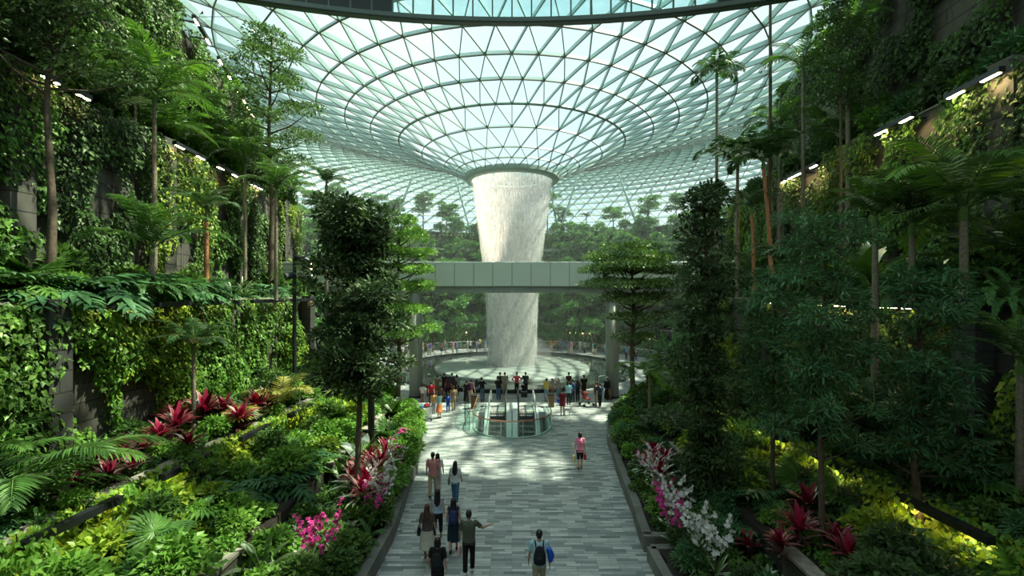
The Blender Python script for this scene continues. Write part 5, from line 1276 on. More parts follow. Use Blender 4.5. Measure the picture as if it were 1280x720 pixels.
PEOPLE = []
def person(loc, H, rz, label, top=(.5, .5, .5), low=(.1, .1, .12), kind='trousers', sleeves='short', hair='short', hairm=None, skin=0, female=False,
           pose='stand', stride=.0, arms=None, bag=None, vox=.016, shoes=(.05, .05, .05), lean=0.0, group=None, hat=None, hemz=None, lowtop=None, head_turn=0.0, extra=()):
    """figure facing +Y in its own frame; rz turns it"""
    root = empty('person', loc, rz, H / 1.70); sk = SKIN[skin]; hm = hairm or HAIR_K
    root['label'] = label; root['category'] = 'person'
    if group: root['group'] = group
    sw = .155 if female else .178; hipw = .088
    hz = .90; sit = pose == 'sit'
    if sit: hz = .50
    T = Vector((0, lean * .45, 0)); sh_z = hz + .50; neck = Vector((0, lean * .52, hz + .56)); hd = Vector((0, lean * .62 + .01, hz + .70))
    hip = {s: Vector((s * hipw, 0, hz - .02)) for s in (-1, 1)}; knee = {}; ank = {}
    for s in (-1, 1):
        ph = stride * s
        if sit: knee[s] = Vector((s * .12, .42, hz - .01)); ank[s] = Vector((s * .12, .45, .08))
        else:
            knee[s] = Vector((s * .09, ph * .55 + abs(stride) * .12, hz - .43)); back = ph < 0
            ank[s] = Vector((s * .085, ph, .085 + (abs(ph) * .28 if back else 0)))
    arms = arms or {}
    sho, elb, wri = {}, {}, {}
    for s in (-1, 1):
        sho[s] = Vector((s * sw, lean * .45, sh_z)); a = arms.get(s)
        if a: elb[s] = Vector(a[0]) + Vector((0, 0, 0 if not sit else -.4)); wri[s] = Vector(a[1]) + Vector((0, 0, 0 if not sit else -.4))
        elif sit: elb[s] = sho[s] + Vector((s * .05, .10, -.26)); wri[s] = elb[s] + Vector((-s * .06, .22, -.04))
        else:
            sw_ = -stride * s * .45; elb[s] = sho[s] + Vector((s * .06, sw_ * .5 + lean * .2, -.28)); wri[s] = elb[s] + Vector((s * .02, sw_ * .6 + .06 + lean * .2, -.24))
    fine = vox < .02
    b = MB(); m = sk
    # torso
    wa = .125 if female else .145
    ringloft(b, [(0, 0, hz - .10, .12, .09), (0, 0, hz, .165, .115), (0, lean * .1, hz + .10, wa, .10), (0, lean * .2, hz + .20, wa + .005, .10), (0, lean * .35, hz + .36, .165, .115), (0, lean * .45, hz + .46, sw - .005, .10), (0, lean * .48, hz + .53, .09, .07)], m)
    caps(b, Vector((0, lean * .48, hz + .50)), neck + Vector((0, 0, .05)), .058, .052, m)
    b.ell(tuple(hd + Vector((0, .0, .02))), (.076, .095, .105), m, 16, 12); b.ell(tuple(hd + Vector((0, .03, -.05))), (.056, .065, .07), m, 12, 8)
    b.ell(tuple(hd + Vector((0, .10, -.005))), (.014, .022, .026), m, 8, 6)
    for s in (-1, 1): b.ell(tuple(hd + Vector((s * .078, -.005, .0))), (.012, .02, .03), m, 8, 6)
    for s in (-1, 1):
        caps(b, hip[s], knee[s], .082, .056, m); caps(b, knee[s], knee[s].lerp(ank[s], .35), .056, .056, m); caps(b, knee[s].lerp(ank[s], .35), ank[s], .056, .036, m)
        caps(b, ank[s] + Vector((0, -.03, -.045)), ank[s] + Vector((0, .13, -.06)), .034, .026, m)
        b.ell(tuple(sho[s]), (.062, .062, .062), m, 12, 8); caps(b, sho[s], elb[s], .048, .038, m); caps(b, elb[s], wri[s], .038, .025, m)
        d = (wri[s] - elb[s]).normalized(); side = Vector((0, 1, 0)) - d * d.y
        side = side.normalized() if side.length > .2 else Vector((1, 0, 0)); nr = d.cross(side)
        palm_c = wri[s] + d * .05; Mr = Matrix((side, nr, d)).transposed()
        b.ell(tuple(palm_c), (.038, .016, .050), m, 10, 8, Mr)
        if fine:
            for k, fl in enumerate((.062, .072, .066, .050)):
                p0 = palm_c + d * .035 + side * (.027 - .018 * k); p1 = p0 + d * fl * .55 + nr * .006 * -s; p2 = p1 + d * fl * .40 - nr * .022 * s
                caps(b, p0, p1, .0095, .009, m, 6); caps(b, p1, p2, .009, .0075, m, 6)
            t0 = palm_c + side * .028 - d * .02; t1 = t0 + side * .03 + d * .028; caps(b, t0, t1, .012, .010, m, 6); caps(b, t1, t1 + d * .028 + side * .004, .010, .008, m, 6)
        else:
            for k in range(4): p0 = palm_c + d * .03 + side * (.027 - .018 * k); caps(b, p0, p0 + d * .055, .010, .009, m, 5)
            caps(b, palm_c + side * .02, palm_c + side * .05 + d * .03, .012, .010, m, 5)
    rem(b, 'body', vox * .8 if fine else vox, sk, root)
    # face
    f = MB()
    for s in (-1, 1): MB().ell(tuple(hd + Vector((s * .030, .083, .022))), (.012, .008, .007), EYE, 8, 6).build('eye', root)
    MB().ell(tuple(hd + Vector((0, .090, -.055))), (.022, .008, .006), LIP, 8, 6).build('mouth', root)
    # hair
    h = MB(); c = hd + Vector((0, -.014, .040)); h.ell(tuple(c), (.086, .100, .100), hm, 16, 12)
    if hair == 'short': h.ell(tuple(hd + Vector((0, -.045, .0))), (.078, .062, .075), hm, 12, 8)
    elif hair == 'bob': ringloft(h, [(hd.x, hd.y - .03, hd.z - .12, .085, .068), (hd.x, hd.y - .03, hd.z - .03, .098, .085), (hd.x, hd.y - .02, hd.z + .07, .085, .09)], hm)
    elif hair == 'long':
        ringloft(h, [(hd.x, hd.y - .115 - lean * .2, hd.z - .42, .05, .025), (hd.x, hd.y - .115 - lean * .1, hd.z - .32, .105, .042), (hd.x, hd.y - .10, hd.z - .18, .115, .055), (hd.x, hd.y - .05, hd.z - .05, .098, .075), (hd.x, hd.y - .02, hd.z + .07, .085, .09)], hm)
    elif hair == 'tail':
        h.ell(tuple(hd + Vector((0, -.10, .03))), (.032, .036, .036), hm, 10, 8); caps(h, hd + Vector((0, -.12, .02)), hd + Vector((0, -.135, -.17)), .034, .014, hm)
    rem(h, 'hair', vox, hm, root, 2)
    # shirt or dress top
    tm = cloth(top); t = MB(); g = .016
    hem = hz - .06 if kind in ('trousers', 'shorts') else hz + .04
    if hemz is not None: hem = hemz
    ringloft(t, [(0, 0, hem, .178, .128)] * 1 + [(0, 0, max(hz, hem + .02), .178, .128), (0, lean * .1, hz + .10, wa + g + .012, .115), (0, lean * .2, hz + .20, wa + g + .012, .116), (0, lean * .35, hz + .36, .183, .131), (0, lean * .45, hz + .46, sw + .004, .118), (0, lean * .48, hz + .545, .078, .075)], tm)
    for s in (-1, 1):
        t.ell(tuple(sho[s]), (.074, .074, .070) if sleeves != 'none' else (.05, .07, .068), tm, 12, 8)
        if sleeves == 'short': t.tube([tuple(sho[s]), tuple(sho[s].lerp(elb[s], .72))], [.070, .064], tm, 12)
        if sleeves == 'long': caps(t, sho[s], elb[s], .068, .054, tm); t.tube([tuple(elb[s]), tuple(elb[s].lerp(wri[s], .92))], [.054, .042], tm, 12)
    rem(t, 'shirt' if kind != 'dress' else 'dress_top', vox, tm, root, 3)
    lm = cloth(low); l = MB()
    if kind in ('trousers', 'shorts', 'cropped'):
        ringloft(l, [(0, 0, hz - .13, .15, .112), (0, 0, hz - .02, .182, .130), (0, 0, hz + .07, .155, .118)], lm)
        for s in (-1, 1):
            caps(l, hip[s], knee[s], .094, .072, lm, 12, True, kind != 'shorts')
            if kind == 'trousers': l.tube([tuple(knee[s]), tuple(knee[s].lerp(ank[s], .45)), tuple(knee[s].lerp(ank[s], .96))], [.072, .070, .060], lm, 12)
            if kind == 'cropped': l.tube([tuple(knee[s]), tuple(knee[s].lerp(ank[s], .7))], [.068, .058], lm, 12)
        rem(l, kind if kind != 'cropped' else 'trousers', vox, lm, root, 3)
    else:
        e = {'skirt': .40, 'dress': .36, 'longdress': .12, 'mini': .62}[kind] if not sit else .30
        fl = .25 if kind in ('skirt', 'longdress') else .205
        ringloft(l, [(0, stride * .1, e, fl, fl * .8), (0, 0, (e + hz) / 2, (fl + .18) / 2 + .01, .15), (0, 0, hz - .02, .184, .134), (0, 0, hz + .08, .148, .118)], lm, 20)
        rem(l, 'skirt', vox, lm, root, 2)
    # shoes
    shm = cloth(shoes, .5)
    for s in (-1, 1):
        q = MB(); a = ank[s]; dn = -.055
        q.ell((a.x, a.y + .05, a.z + dn), (.046, .135, .034), shm, 12, 8); q.ell((a.x, a.y - .03, a.z + dn + .025), (.042, .055, .05), shm, 10, 8); q.build('shoe', root, smooth=True)
    if hat: 
        q = MB(); q.lathe([(.15, .0), (.10, .01), (.098, .08), (.06, .11), (.001, .12)], cloth(hat), 16, tuple(hd + Vector((0, 0, .06)))); q.build('hat', root, smooth=True)
    if bag == 'backpack' or (isinstance(bag, tuple) and bag[0] == 'backpack'):
        bc = bag[1] if isinstance(bag, tuple) else (.03, .03, .035); bm_ = cloth(bc); z0 = hz + .08
        bp = empty_child('backpack', root, (0, 0, 0)); q = MB(); ringloft(q, [(0, -.20, z0, .12, .055), (0, -.215, z0 + .05, .15, .085), (0, -.21, z0 + .25, .145, .085), (0, -.19, z0 + .40, .10, .06), (0, -.18, z0 + .43, .05, .04)], bm_, 16)
        q.ell((0, -.29, z0 + .14), (.10, .04, .09), bm_, 12, 8); rem(q, 'pack', vox, bm_, bp, 2)
        for s in (-1, 1):
            q = MB(); q.tube([(s * .09, -.15, z0 + .40), (s * .10, -.06, z0 + .485), (s * .11, .06, z0 + .45), (s * .12, .13, z0 + .28), (s * .14, .04, z0 + .10), (s * .13, -.14, z0 + .06)], .016, bm_, 6); q.build('strap', bp)
    if isinstance(bag, tuple) and bag[0] == 'shoulder':
        s = bag[2]; bm_ = cloth(bag[1]); bp = empty_child('shoulder_bag', root, (0, 0, 0)); q = MB(); x = s * (sw + .09)
        ringloft(q, [(x, -.02, hz - .08, .045, .12), (x, -.02, hz + .02, .06, .15), (x, -.02, hz + .16, .035, .12)], bm_, 12); q.build('bag_body', bp, smooth=True)
        q = MB(); q.tube([(x, -.12, hz + .15), (s * (sw + .02), -.06, sh_z + .03), (s * (sw - .01), .0, sh_z + .085), (s * (sw + .03), .05, sh_z + .02), (x, .08, hz + .15)], .010, bm_, 6); q.build('strap', bp)
    if isinstance(bag, tuple) and bag[0] == 'hand':
        s = bag[2]; bm_ = cloth(bag[1], .6); p = wri[s] + (wri[s] - elb[s]).normalized() * .09; bp = empty_child('carrier_bag', root, (0, 0, 0))
        q = MB(); ringloft(q, [(p.x, p.y, p.z - .36, .05, .10), (p.x, p.y, p.z - .25, .07, .13), (p.x, p.y, p.z - .10, .045, .11)], bm_, 12); q.build('bag_body', bp, smooth=True)
        q = MB(); q.tube([(p.x, p.y - .07, p.z - .11), (p.x, p.y - .02, p.z), (p.x, p.y + .02, p.z), (p.x, p.y + .07, p.z - .11)], .008, bm_, 5); q.build('handle', bp)
    PEOPLE.append(root); return root
def empty_child(name, parent, loc):
    o = bpy.data.objects.new(name, None); o.empty_display_size = .1; COL.objects.link(o); o.location = loc; adopt(o, parent); return o

def G(px, py): Y = CAMH * F / (py - HY); return ((px - 640) / F * Y, Y, 0.0)
def go(px, py, *a, **k): return person(G(px, py), *a, **k)
GRP = 'people walking up the path'
go(541, 622, 1.72, .0, 'man in salmon pink shirt and tan trousers walking away by the flower bed', (.66, .27, .26), (.45, .36, .24), stride=.16, group=GRP, skin=1)
go(547, 618, 1.58, .05, 'person in white mostly hidden behind the man in salmon pink shirt', (.75, .75, .75), (.5, .5, .5), stride=-.12, group=GRP, female=True, hair='long')
go(569, 630, 1.58, -.05, 'woman with long dark hair, white top and blue jeans, small grey bag', (.72, .74, .72), (.06, .15, .26), stride=-.2, group=GRP, female=True, hair='long', bag=('shoulder', (.16, .18, .18), -1), shoes=(.7, .7, .7))
go(547, 675, 1.60, .0, 'woman with long black hair in pale blue sleeveless top and black cropped trousers', (.42, .55, .68), (.02, .02, .022), 'cropped', 'none', 'long', stride=.18, group=GRP, female=True, skin=0, shoes=(.3, .15, .1))
go(534, 701, 1.64, .0, 'woman with reddish brown hair in grey-brown top and cream skirt with black shoulder bag', (.10, .085, .075), (.52, .50, .42), 'skirt', 'short', 'long', hairm=HAIR_B, stride=-.14, group=GRP, female=True, bag=('shoulder', (.02, .02, .04), -1), shoes=(.3, .2, .15))
go(567, 690, 1.62, .0, 'woman in long navy dress with dark blue backpack', (.02, .03, .07), (.015, .035, .05), 'dress', 'none', 'long', stride=.14, group=GRP, female=True, bag=('backpack', (.03, .045, .12)), shoes=(.03, .03, .03))
go(586, 718, 1.77, .0, 'man in olive tee shirt and black trousers holding out one arm', (.10, .115, .085), (.012, .012, .014), stride=.14, group=GRP, skin=0, arms={1: ((.36, .10, 1.20), (.55, .32, 1.18))}, shoes=(.7, .7, .7), bag=('hand', (.8, .55, .5), -1))
person(at(547, 11.6, 0.0), 1.62, .0, 'woman in black tee shirt with black backpack, cut off by the bottom of the picture', (.015, .016, .016), (.02, .02, .02), 'trousers', 'short', 'bob', stride=.12, group=GRP, female=True, bag=('backpack', (.02, .022, .024)))
person(at(674, 11.7, 0.0), 1.76, .0, 'man in light blue tee shirt with black backpack and blue bag at his side', (.40, .62, .68), (.35, .32, .22), 'shorts', 'short', 'short', stride=.12, group=GRP, bag=('backpack', (.02, .022, .026)))
b_ = person  # noqa
blue = cloth((.02, .10, .55), .5)
r_ = PEOPLE[-1]; q = MB(); ringloft(q, [(.27, -.08, 1.02, .06, .10), (.28, -.08, 1.16, .09, .13), (.24, -.08, 1.32, .06, .10)], blue, 14); q.build('blue_bag', r_, smooth=True)
go(725, 586, 1.62, .0, 'woman in bright pink top and black shorts carrying a red bag and a paper bag', (.85, .28, .42), (.02, .02, .02), 'shorts', 'short', 'bob', stride=.10, female=True, bag=('hand', (.7, .03, .05), 1), hemz=.80, shoes=(.3, .1, .1))
r_ = PEOPLE[-1]; q = MB(); ringloft(q, [(-.27, .03, .30, .05, .10), (-.27, .03, .60, .06, .12)], cloth((.70, .55, .20), .7), 4); q.build('paper_bag', r_)

LN = {-1: ((-.26, .30, 1.16), (-.20, .50, 1.04)), 1: ((.26, .30, 1.16), (.20, .50, 1.04))}
V2 = .022
# around the pool edge and the well
mid = [
 (536, 496, 1.70, 'visitor in grey top and white cap by the pool rim behind the red shirt', dict(top=(.35, .36, .34), low=(.03, .03, .03), hat=(.75, .75, .75))),
 (539, 506, 1.62, 'person in red top and black trousers near the trolley', dict(top=(.42, .02, .04), low=(.02, .02, .02), stride=.1)),
 (528, 503, 1.30, 'child in pale top behind the trolley', dict(top=(.6, .55, .52), low=(.2, .1, .1))),
 (546, 497, 1.66, 'person in brown top leaning at the pool rim', dict(top=(.22, .14, .09), low=(.25, .12, .05), arms=LN, lean=.15)),
 (555, 494, 1.68, 'person in black at the pool rim, first of the dark group', dict(top=(.02, .02, .025), low=(.03, .03, .04), arms=LN, lean=.12)),
 (560, 498, 1.60, 'woman in dark red top standing among the dark group', dict(top=(.16, .03, .04), low=(.02, .02, .02), female=True, hair='long')),
 (565, 494, 1.70, 'man in charcoal shirt at the pool rim in the dark group', dict(top=(.05, .055, .06), low=(.02, .02, .02))),
 (568, 499, 1.55, 'woman in black with rose scarf in the dark group', dict(top=(.03, .02, .03), low=(.10, .03, .05), kind='dress', female=True, hair='long')),
 (571, 495, 1.62, 'person in grey patterned top, last of the dark group', dict(top=(.30, .30, .28), low=(.04, .04, .05), female=True, hair='bob')),
 (552, 502, 1.15, 'seated visitor in brown before the dark group', dict(top=(.12, .06, .05), low=(.05, .03, .03), pose='sit')),
 (549, 523, 1.66, 'woman in teal top and orange skirt pushing the luggage trolley', dict(top=(.22, .36, .36), low=(.62, .20, .07), kind='skirt', female=True, hair='bob', arms={-1: ((-.27, .12, 1.1), (-.24, .36, 1.0)), 1: ((.27, .12, 1.1), (.24, .36, 1.0))}, rz=.9)),
 (542, 517, 1.40, 'child in red yellow and blue top beside the trolley', dict(top=(.7, .35, .12), low=(.3, .3, .35))),
 (560, 515, 1.18, 'small child in bright blue outfit walking with an adult in tan', dict(top=(.02, .09, .45), low=(.02, .08, .38), stride=.08)),
 (567, 513, 1.62, 'adult in tan shirt and khaki trousers beside the child in blue', dict(top=(.34, .24, .14), low=(.36, .28, .16), stride=.12)),
 (588, 504, 1.68, 'man in mauve top with dark backpack leaning toward the pool', dict(top=(.30, .14, .20), low=(.34, .25, .16), bag=('backpack', (.03, .01, .03)), lean=.18, rz=-.5)),
 (583, 503, 1.55, 'person in black beside the man with dark backpack', dict(top=(.015, .015, .015), low=(.015, .015, .015), kind='longdress', female=True)),
 (603, 502, 1.72, 'man in black jacket bending beside the escalator well', dict(top=(.012, .012, .015), low=(.05, .09, .12), sleeves='long', arms={-1: ((-.30, .28, 1.15), (-.38, .45, 1.0)), 1: ((.36, .28, 1.2), (.55, .45, 1.12))}, lean=.25, rz=.5)),
 (596, 491, 1.60, 'woman in grey top with long hair sitting on the pool rim', dict(top=(.22, .30, .28), low=(.1, .12, .12), pose='sit', female=True, hair='long')),
 (623, 500, 1.70, 'man in black top and jeans at the top of the escalator', dict(top=(.012, .012, .013), low=(.05, .10, .17))),
 (625, 494, 1.76, 'tall dark dressed man of the couple at the pool rim behind the escalator', dict(top=(.06, .05, .05), low=(.05, .05, .05))),
 (631, 494, 1.76, 'man in tan khaki clothes of the couple at the pool rim', dict(top=(.30, .26, .18), low=(.28, .24, .16))),
 (646, 493, 1.70, 'woman in bright red pink jacket with hand on hip watching the waterfall', dict(top=(.62, .08, .12), low=(.02, .02, .02), female=True, sleeves='long', hair='tail', arms={-1: ((-.38, -.02, 1.18), (-.20, .05, 1.02)), 1: ((.38, -.02, 1.18), (.20, .05, 1.02))})),
 (657, 493, 1.72, 'slim man in dark grey tee shirt watching the waterfall', dict(top=(.05, .06, .06), low=(.02, .02, .03), arms={-1: ((-.30, -.02, 1.14), (-.16, .22, 1.2))})),
 (655, 496, 1.20, 'crouching visitor in black between the two escalator rails', dict(top=(.012, .012, .012), low=(.012, .012, .012), pose='sit')),
 (683, 502, 1.66, 'person in mustard yellow top and blue jeans leaning on the rail', dict(top=(.55, .40, .08), low=(.12, .22, .28), arms=LN, lean=.12, rz=-.4)),
 (690, 500, 1.60, 'woman in black and white top facing the camera side', dict(top=(.25, .25, .25), low=(.3, .1, .08), female=True, hair='long', rz=2.6)),
 (698, 501, 1.60, 'woman with long brown hair in patterned grey dress', dict(top=(.28, .22, .22), low=(.10, .18, .20), kind='dress', female=True, hair='long', hairm=HAIR_B, rz=2.8)),
 (711, 493, 1.70, 'tall woman with hair up by the pool rim above the light blue shirt', dict(top=(.10, .03, .03), low=(.03, .03, .03), female=True, hair='tail')),
 (703, 519, 1.66, 'person in maroon dress with bright blue bag and red backpack', dict(top=(.18, .02, .035), low=(.17, .02, .03), kind='mini', sleeves='short', bag=('shoulder', (.02, .06, .75), -1), hemz=.75)),
 (711, 506, 1.62, 'man in light blue shirt and dark jeans', dict(top=(.28, .55, .65), low=(.02, .03, .04), rz=.2)),
 (716, 503, 1.64, 'person in navy blue jacket next to the light blue shirt', dict(top=(.02, .05, .12), low=(.02, .03, .04), sleeves='long')),
 (722, 502, 1.58, 'woman all in black with long hair by the light blue shirt', dict(top=(.012, .012, .014), low=(.012, .012, .014), female=True, hair='long')),
 (730, 498, 1.74, 'man in black shirt and shorts at the pool rim above the pushchair', dict(top=(.014, .014, .015), low=(.02, .02, .022), kind='shorts')),
 (745, 508, 1.70, 'man in dark shirt and khaki trousers holding the pushchair', dict(top=(.06, .05, .04), low=(.22, .19, .12), arms={-1: ((-.30, .12, 1.12), (-.28, .34, 1.0)), 1: ((.26, .1, 1.12), (.22, .3, 1.0))}, rz=1.2)),
 (750, 509, 1.66, 'person in dark blue top and black trousers behind the pushchair', dict(top=(.025, .04, .08), low=(.015, .015, .02), stride=.12)),
 (759, 500, 1.66, 'person in long black dress and pale scarf beside the bridge column', dict(top=(.012, .012, .012), low=(.012, .012, .012), kind='longdress', female=True, sleeves='long', hat=(.5, .5, .48))),
]
for px, py, H, lab, kw in mid:
    kw = dict(kw); rz = kw.pop('rz', random.uniform(-.3, .3)); t = kw.pop('top'); l = kw.pop('low')
    p = person(G(px, py) if 'sitting on the pool rim' not in lab else (G(px, py)[0], 35.72, -.10), H if kw.get('pose') != 'sit' else max(H, 1.5) * .98, rz, lab, t, l, vox=V2, group='visitors gathered at the near side of the pool', **kw)
    if kw.get('pose') == 'sit' and 'pool rim' not in lab:
        # small stool-like plinth that carries the sitter
        s = empty('granite_seat', p.location, rz); MB().box((-.22, -.20, 0), (.22, .22, .40), BLACK).build('block', s); MB().box((-.23, -.21, .40), (.23, .23, .43), LEDGE).build('seat_slab', s)
        tag(s, 'small dark seat block under the ' + ('crouching visitor in black' if 'crouching' in lab else 'seated visitor in brown'), 'seat')

# far visitors: four figures, copied in different clothes
def recolor(o, old_to_new):
    for ch in CH.get(o.name, []):
        if ch.type == 'MESH' and ch.data.materials and ch.data.materials[0] in old_to_new:
            ch.data = ch.data.copy(); ch.data.materials[0] = old_to_new[ch.data.materials[0]]
A0, B0 = (.501, .5, .5), (.502, .1, .1)
protoP = [person((0, 0, -500), 1.68, 0, '', A0, B0, vox=.035), person((0, 0, -500), 1.62, 0, '', A0, B0, 'skirt', 'short', 'long', female=True, vox=.035),
          person((0, 0, -500), 1.70, 0, '', A0, B0, 'shorts', 'short', 'short', vox=.035, stride=.15), person((0, 0, -500), 1.62, 0, '', A0, B0, 'trousers', 'none', 'bob', female=True, vox=.035, arms=LN)]
tops = [('white', (.6, .6, .58)), ('pink', (.5, .2, .25)), ('black', (.02, .02, .02)), ('yellow', (.5, .4, .12)), ('blue', (.10, .20, .5)), ('red', (.6, .05, .05)), ('grey', (.3, .3, .3)), ('turquoise', (.15, .5, .5)), ('green', (.05, .35, .15)), ('orange', (.5, .2, .08))]
lows = [(.03, .03, .04), (.08, .14, .22), (.45, .42, .35), (.12, .12, .12)]
FARP = []; fr = random.Random(4)
spots = [503, 507, 511, 528, 531, 535, 538, 545, 552, 556, 562, 566, 571, 577, 584, 588, 592, 596, 600, 604, 607, 689, 693, 697, 701, 705, 709, 714, 719, 725, 731, 737, 741, 744, 747, 757, 783, 787, 791, 795, 799]
spots = [p for i, p in enumerate(spots) if i % 3 != 1]
for i, px in enumerate(spots):
    a = protoP[i % 4]; c = a if i < 4 else copy_tree(a)
    r = fr.uniform(13.6, 17.6); k = (px - 640) / F
    # the point of the far ring walk at this bearing
    bq = 48.0; A_ = 1 + k * k; disc = bq * bq - A_ * (bq * bq - r * r)
    Y = (bq + math.sqrt(max(disc, 0))) / A_ if disc > 0 else fr.uniform(46, 50)
    c.location = (k * Y, Y, 0); c.rotation_euler = (0, 0, fr.uniform(0, 6.28))
    nm, tc_ = fr.choice(tops); FARP.append((c, nm, tc_, fr.choice(lows), px))
for c, nm, tc_, lc, px in FARP:
    c['category'] = 'person'; recolor(c, {cloth(A0): cloth(tc_), cloth(B0): cloth(lc)})
    PLACED.append((c, 'distant visitor in %s top' % nm, 'person', c.location.copy(), 'on the far ring walkway'))

# luggage trolley, white cart, pushchair
x, y, z = G(531, 525)
root = empty('luggage_trolley', (x, y, 0), .5); f = MB()
for s in (-1, 1): f.tube([(s * .28, .5, .22), (s * .28, -.45, .28), (s * .28, -.55, .95)], .022, STEEL_BR, 8); f.tube([(s * .28, .5, .22), (s * .26, .45, .55), (s * .26, .4, .7)], .02, STEEL_BR, 8)
for yy in (-.4, -.1, .2, .48): f.tube([(-.28, yy, .25), (.28, yy, .25)], .016, STEEL_BR, 6)
for zz in (.45, .62, .78): f.tube([(-.28, -.5, zz), (.28, -.5, zz)], .014, STEEL_BR, 6)
f.build('frame', root); MB().tube([(-.3, -.58, .97), (.3, -.58, .97)], .03, RUBBER, 8).build('push_handle', root)
MB().box((-.27, .3, .66), (.27, .55, .82), STEEL_BR).build('upper_basket', root)
for s in (-1, 1):
    for yy in (-.42, .42): MB().tube([(s * .27 - .02, yy, .09), (s * .27 + .02, yy, .09)], .09, RUBBER, 14).build('wheel', root)
tag(root, 'steel luggage trolley loaded with bags beside the planting', 'trolley')
for (dx, dy, zz, sx, sy, sz, c, lab, nme) in ((-.05, .22, .27, .22, .16, .36, (.05, .12, .3), 'blue suitcase standing on the luggage trolley', 'suitcase'), (.02, -.12, .27, .20, .13, .50, (.75, .75, .72), 'white suitcase on the luggage trolley', 'suitcase')):
    s = empty(nme, Vector((x, y, 0)) + Matrix.Rotation(.5, 3, 'Z') @ Vector((dx, dy, zz)), .5); m = cloth(c, .4)
    MB().box((-sx, -sy, .02), (sx, sy, sz), m).build('shell', s); q = MB(); q.tube([(-.07, 0, sz), (-.07, 0, sz + .05), (.07, 0, sz + .05), (.07, 0, sz)], .012, RUBBER, 6); q.build('handle', s); tag(s, lab, 'suitcase')
for (dx, dy, zz, c, lab) in ((-.08, .24, .66, (.10, .35, .55), 'rounded blue and white bag on top of the trolley pile'), (.10, -.05, .80, (.55, .04, .05), 'red bag on top of the trolley pile')):
    s = empty('soft_bag', Vector((x, y, 0)) + Matrix.Rotation(.5, 3, 'Z') @ Vector((dx, dy, zz)), .5); q = MB(); ringloft(q, [(0, 0, 0, .17, .12), (0, 0, .08, .20, .14), (0, 0, .2, .15, .10), (0, 0, .24, .06, .05)], cloth(c), 14); q.build('bag_body', s, smooth=True)
    q = MB(); q.tube([(-.06, 0, .22), (-.04, 0, .29), (.04, 0, .29), (.06, 0, .22)], .012, RUBBER, 6); q.build('handle', s); tag(s, lab, 'bag')
x, y, z = G(709, 519); root = empty('white_stool', (x, y, 0)); MB().box((-.19, -.15, .42), (.19, .15, .48), WHITE_P).build('seat', root)
for s in (-1, 1):
    for t in (-1, 1): MB().bar((s * .16, t * .12, 0), (s * .16, t * .12, .42), .035, .035, WHITE_P, up=(0, 1, 0)).build('leg', root)
tag(root, 'small white stool frame beside the person in maroon', 'stool')
x, y, z = G(733, 507); root = empty('pushchair', (x, y, 0), -1.1); f = MB()
for s in (-1, 1): f.tube([(s * .24, .42, .12), (s * .24, -.05, .55), (s * .22, -.45, 1.02)], .016, STEEL_DARK, 6); f.tube([(s * .24, -.38, .12), (s * .24, .1, .5)], .016, STEEL_DARK, 6)
f.tube([(-.22, -.45, 1.02), (.22, -.45, 1.02)], .018, STEEL_DARK, 6); f.build('frame', root)
q = MB(); q.bar((0, .25, .45), (0, -.12, .50), .40, .07, cloth((.35, .05, .05))); q.bar((0, -.12, .50), (0, -.30, .92), .40, .06, cloth((.35, .05, .05))); q.build('seat', root)
q = MB(); q.ell((0, -.12, .88), (.23, .26, .16), cloth((.12, .03, .03)), 14, 8); q.build('hood', root)
for s in (-1, 1):
    for yy in (-.38, .42): MB().tube([(s * .27 - .02, yy, .10), (s * .27 + .02, yy, .10)], .10, RUBBER, 14).build('wheel', root)
tag(root, 'dark red pushchair with bags standing before the visitors at the pool', 'pushchair')

# small warm lights of the shops beneath the far terrace
for i, px in enumerate([706, 713, 720, 728, 737, 746, 800, 806, 812, 520, 528, 536, 545, 572, 583]):
    Y = 62.0 if abs(px - 640) < 70 else 61.0; k = (px - 640) / F; A_ = 1 + k * k; Y = (48 + math.sqrt(48 * 48 - A_ * (48 * 48 - 19.7 ** 2))) / A_
    root = empty('pendant_lamp', (k * Y, Y, 2.2)); MB().lathe([(.001, .28), (.05, .27), (.17, .08), (.17, .05), (.001, .04)], STEEL_DARK, 12).build('lamp_shade', root); MB().ell((0, 0, .02), (.09, .09, .07), LAMP_SP, 10, 6).build('bulb', root); MB().tube([(0, 0, .28), (0, 0, 1.1)], .01, STEEL_DARK, 5).build('cord', root)
    MB().tube([(0, 0, 1.08), (0, .5 * (48 - Y) / abs(48 - Y) * -1, 1.08)], .02, STEEL_DARK, 5).build('arm', root)
    tag(root, cat='lamp'); PLACED.append((root, 'small warm lamp', 'lamp', Vector((k * Y, Y, 2.3)), 'under the lowest far terrace'))
# warm spots among the left planting behind the mast
for i, (px, py) in enumerate([(388, 330), (389, 337), (391, 343), (250, 14)]):
    Y = 30.0; p = P(px, py, Y); root = empty('spot_lamp', p); MB().tube([(0, 0, 0), (0, .2, .03)], .09, STEEL_DARK, 12).build('housing', root); MB().ell((0, -.01, 0), (.07, .03, .07), LAMP_SP, 12, 8).build('lens', root)
    MB().tube([(0, .15, 0), (-.5, .6, .0), ((-w3(Y + .6) - p.x), .6, 0)], .018, STEEL_DARK, 5).build('arm', root)
    tag(root, ['uppermost of three round warm spotlights behind the spotlight mast', 'middle one of three round warm spotlights behind the spotlight mast', 'lowest of three round warm spotlights behind the spotlight mast', 'single round spotlight high above the topmost sunny wall lamps'][i], 'lamp', 'round warm spotlights, sunny wall')

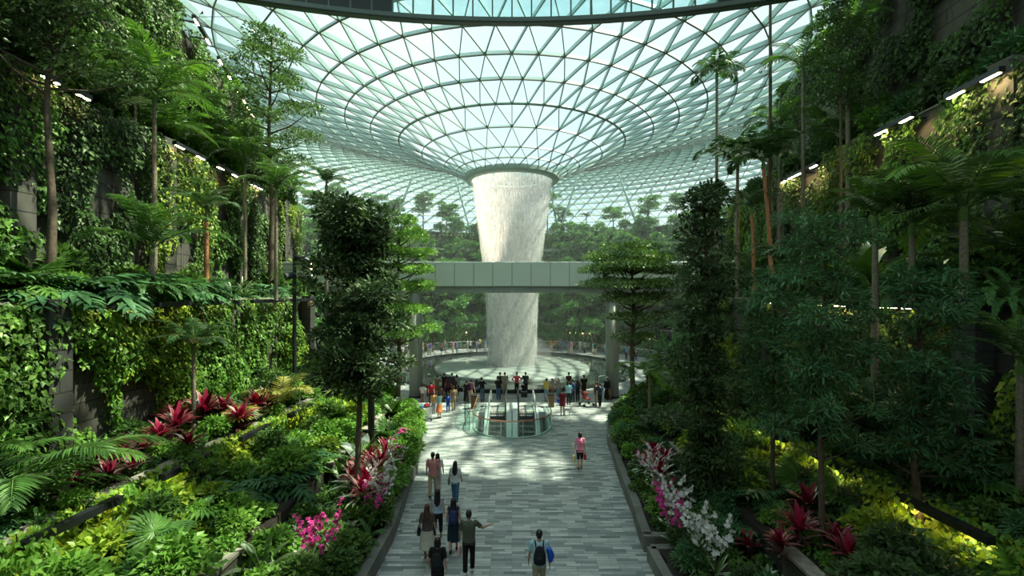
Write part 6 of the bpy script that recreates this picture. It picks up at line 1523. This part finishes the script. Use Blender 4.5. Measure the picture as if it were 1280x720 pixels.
# ------------------------------------------------------------------ labels that single out each plant
def ordinal(i, n):
    w = ['first', 'second', 'third', 'fourth', 'fifth', 'sixth', 'seventh', 'eighth', 'ninth', 'tenth', 'eleventh', 'twelfth', 'thirteenth', 'fourteenth', 'fifteenth', 'sixteenth', 'seventeenth', 'eighteenth', 'nineteenth', 'twentieth']
    if i == 0: return 'leftmost'
    if i == n - 1: return 'rightmost'
    return '%s from left' % w[i] if i < 20 else '%s from right' % w[n - 1 - i] if n - 1 - i < 20 else '%dth from left' % (i + 1)
def auto_labels():
    buckets = {}
    for o, look, cat, pos, reg in PLACED:
        key = (look, reg); buckets.setdefault(key, []).append((o, pos))
        o['group'] = '%ss, %s' % (look if len(look) < 30 else cat, reg)
    for (look, reg), it in buckets.items():
        left_over = []
        for o, pos in it:
            o['_x'] = pix(pos)[0]
        seen = {}
        for o, pos in it:
            px, py = pix(pos); best = None
            for nm, lp in LAND:
                lx, ly = pix(lp); d = math.hypot(px - lx, py - ly)
                if d < 90 and (pos - lp).length < 4.5 and (best is None or d < best[0]): best = (d, nm, px - lx, py - ly)
            if best:
                rel = 'beside' if abs(best[2]) > abs(best[3]) else ('below' if best[3] > 0 else 'above')
                seen.setdefault('%s %s, %s' % (rel, best[1], reg), []).append(o)
            else: left_over.append(o)
        for k, os_ in seen.items():
            os_.sort(key=lambda o: o['_x'])
            for i, o in enumerate(os_): o['label'] = '%s %s' % (look, k) + ('' if len(os_) == 1 else ', ' + ordinal(i, len(os_)))
        left_over.sort(key=lambda o: o['_x'])
        for i, o in enumerate(left_over): o['label'] = '%s %s%s' % (look, ('' if reg.startswith(('on', 'at', 'under')) else 'on the ' if 'wall' in reg or 'ledge' in reg or 'shelf' in reg else 'in the ') + reg, '' if len(left_over) == 1 else ', ' + ordinal(i, len(left_over)))
    for o, *_ in PLACED:
        if '_x' in o: del o['_x']
        w = o['label'].split()
        if len(w) > 16: o['label'] = ' '.join(w[:16]); print('LONG', w)
auto_labels()
# prototypes that were never placed are not part of the place
for k, (o, _, _) in PROTO.items():
    if k not in USED:
        for ch in list(CH.get(o.name, [])): bpy.data.objects.remove(ch)
        bpy.data.objects.remove(o)
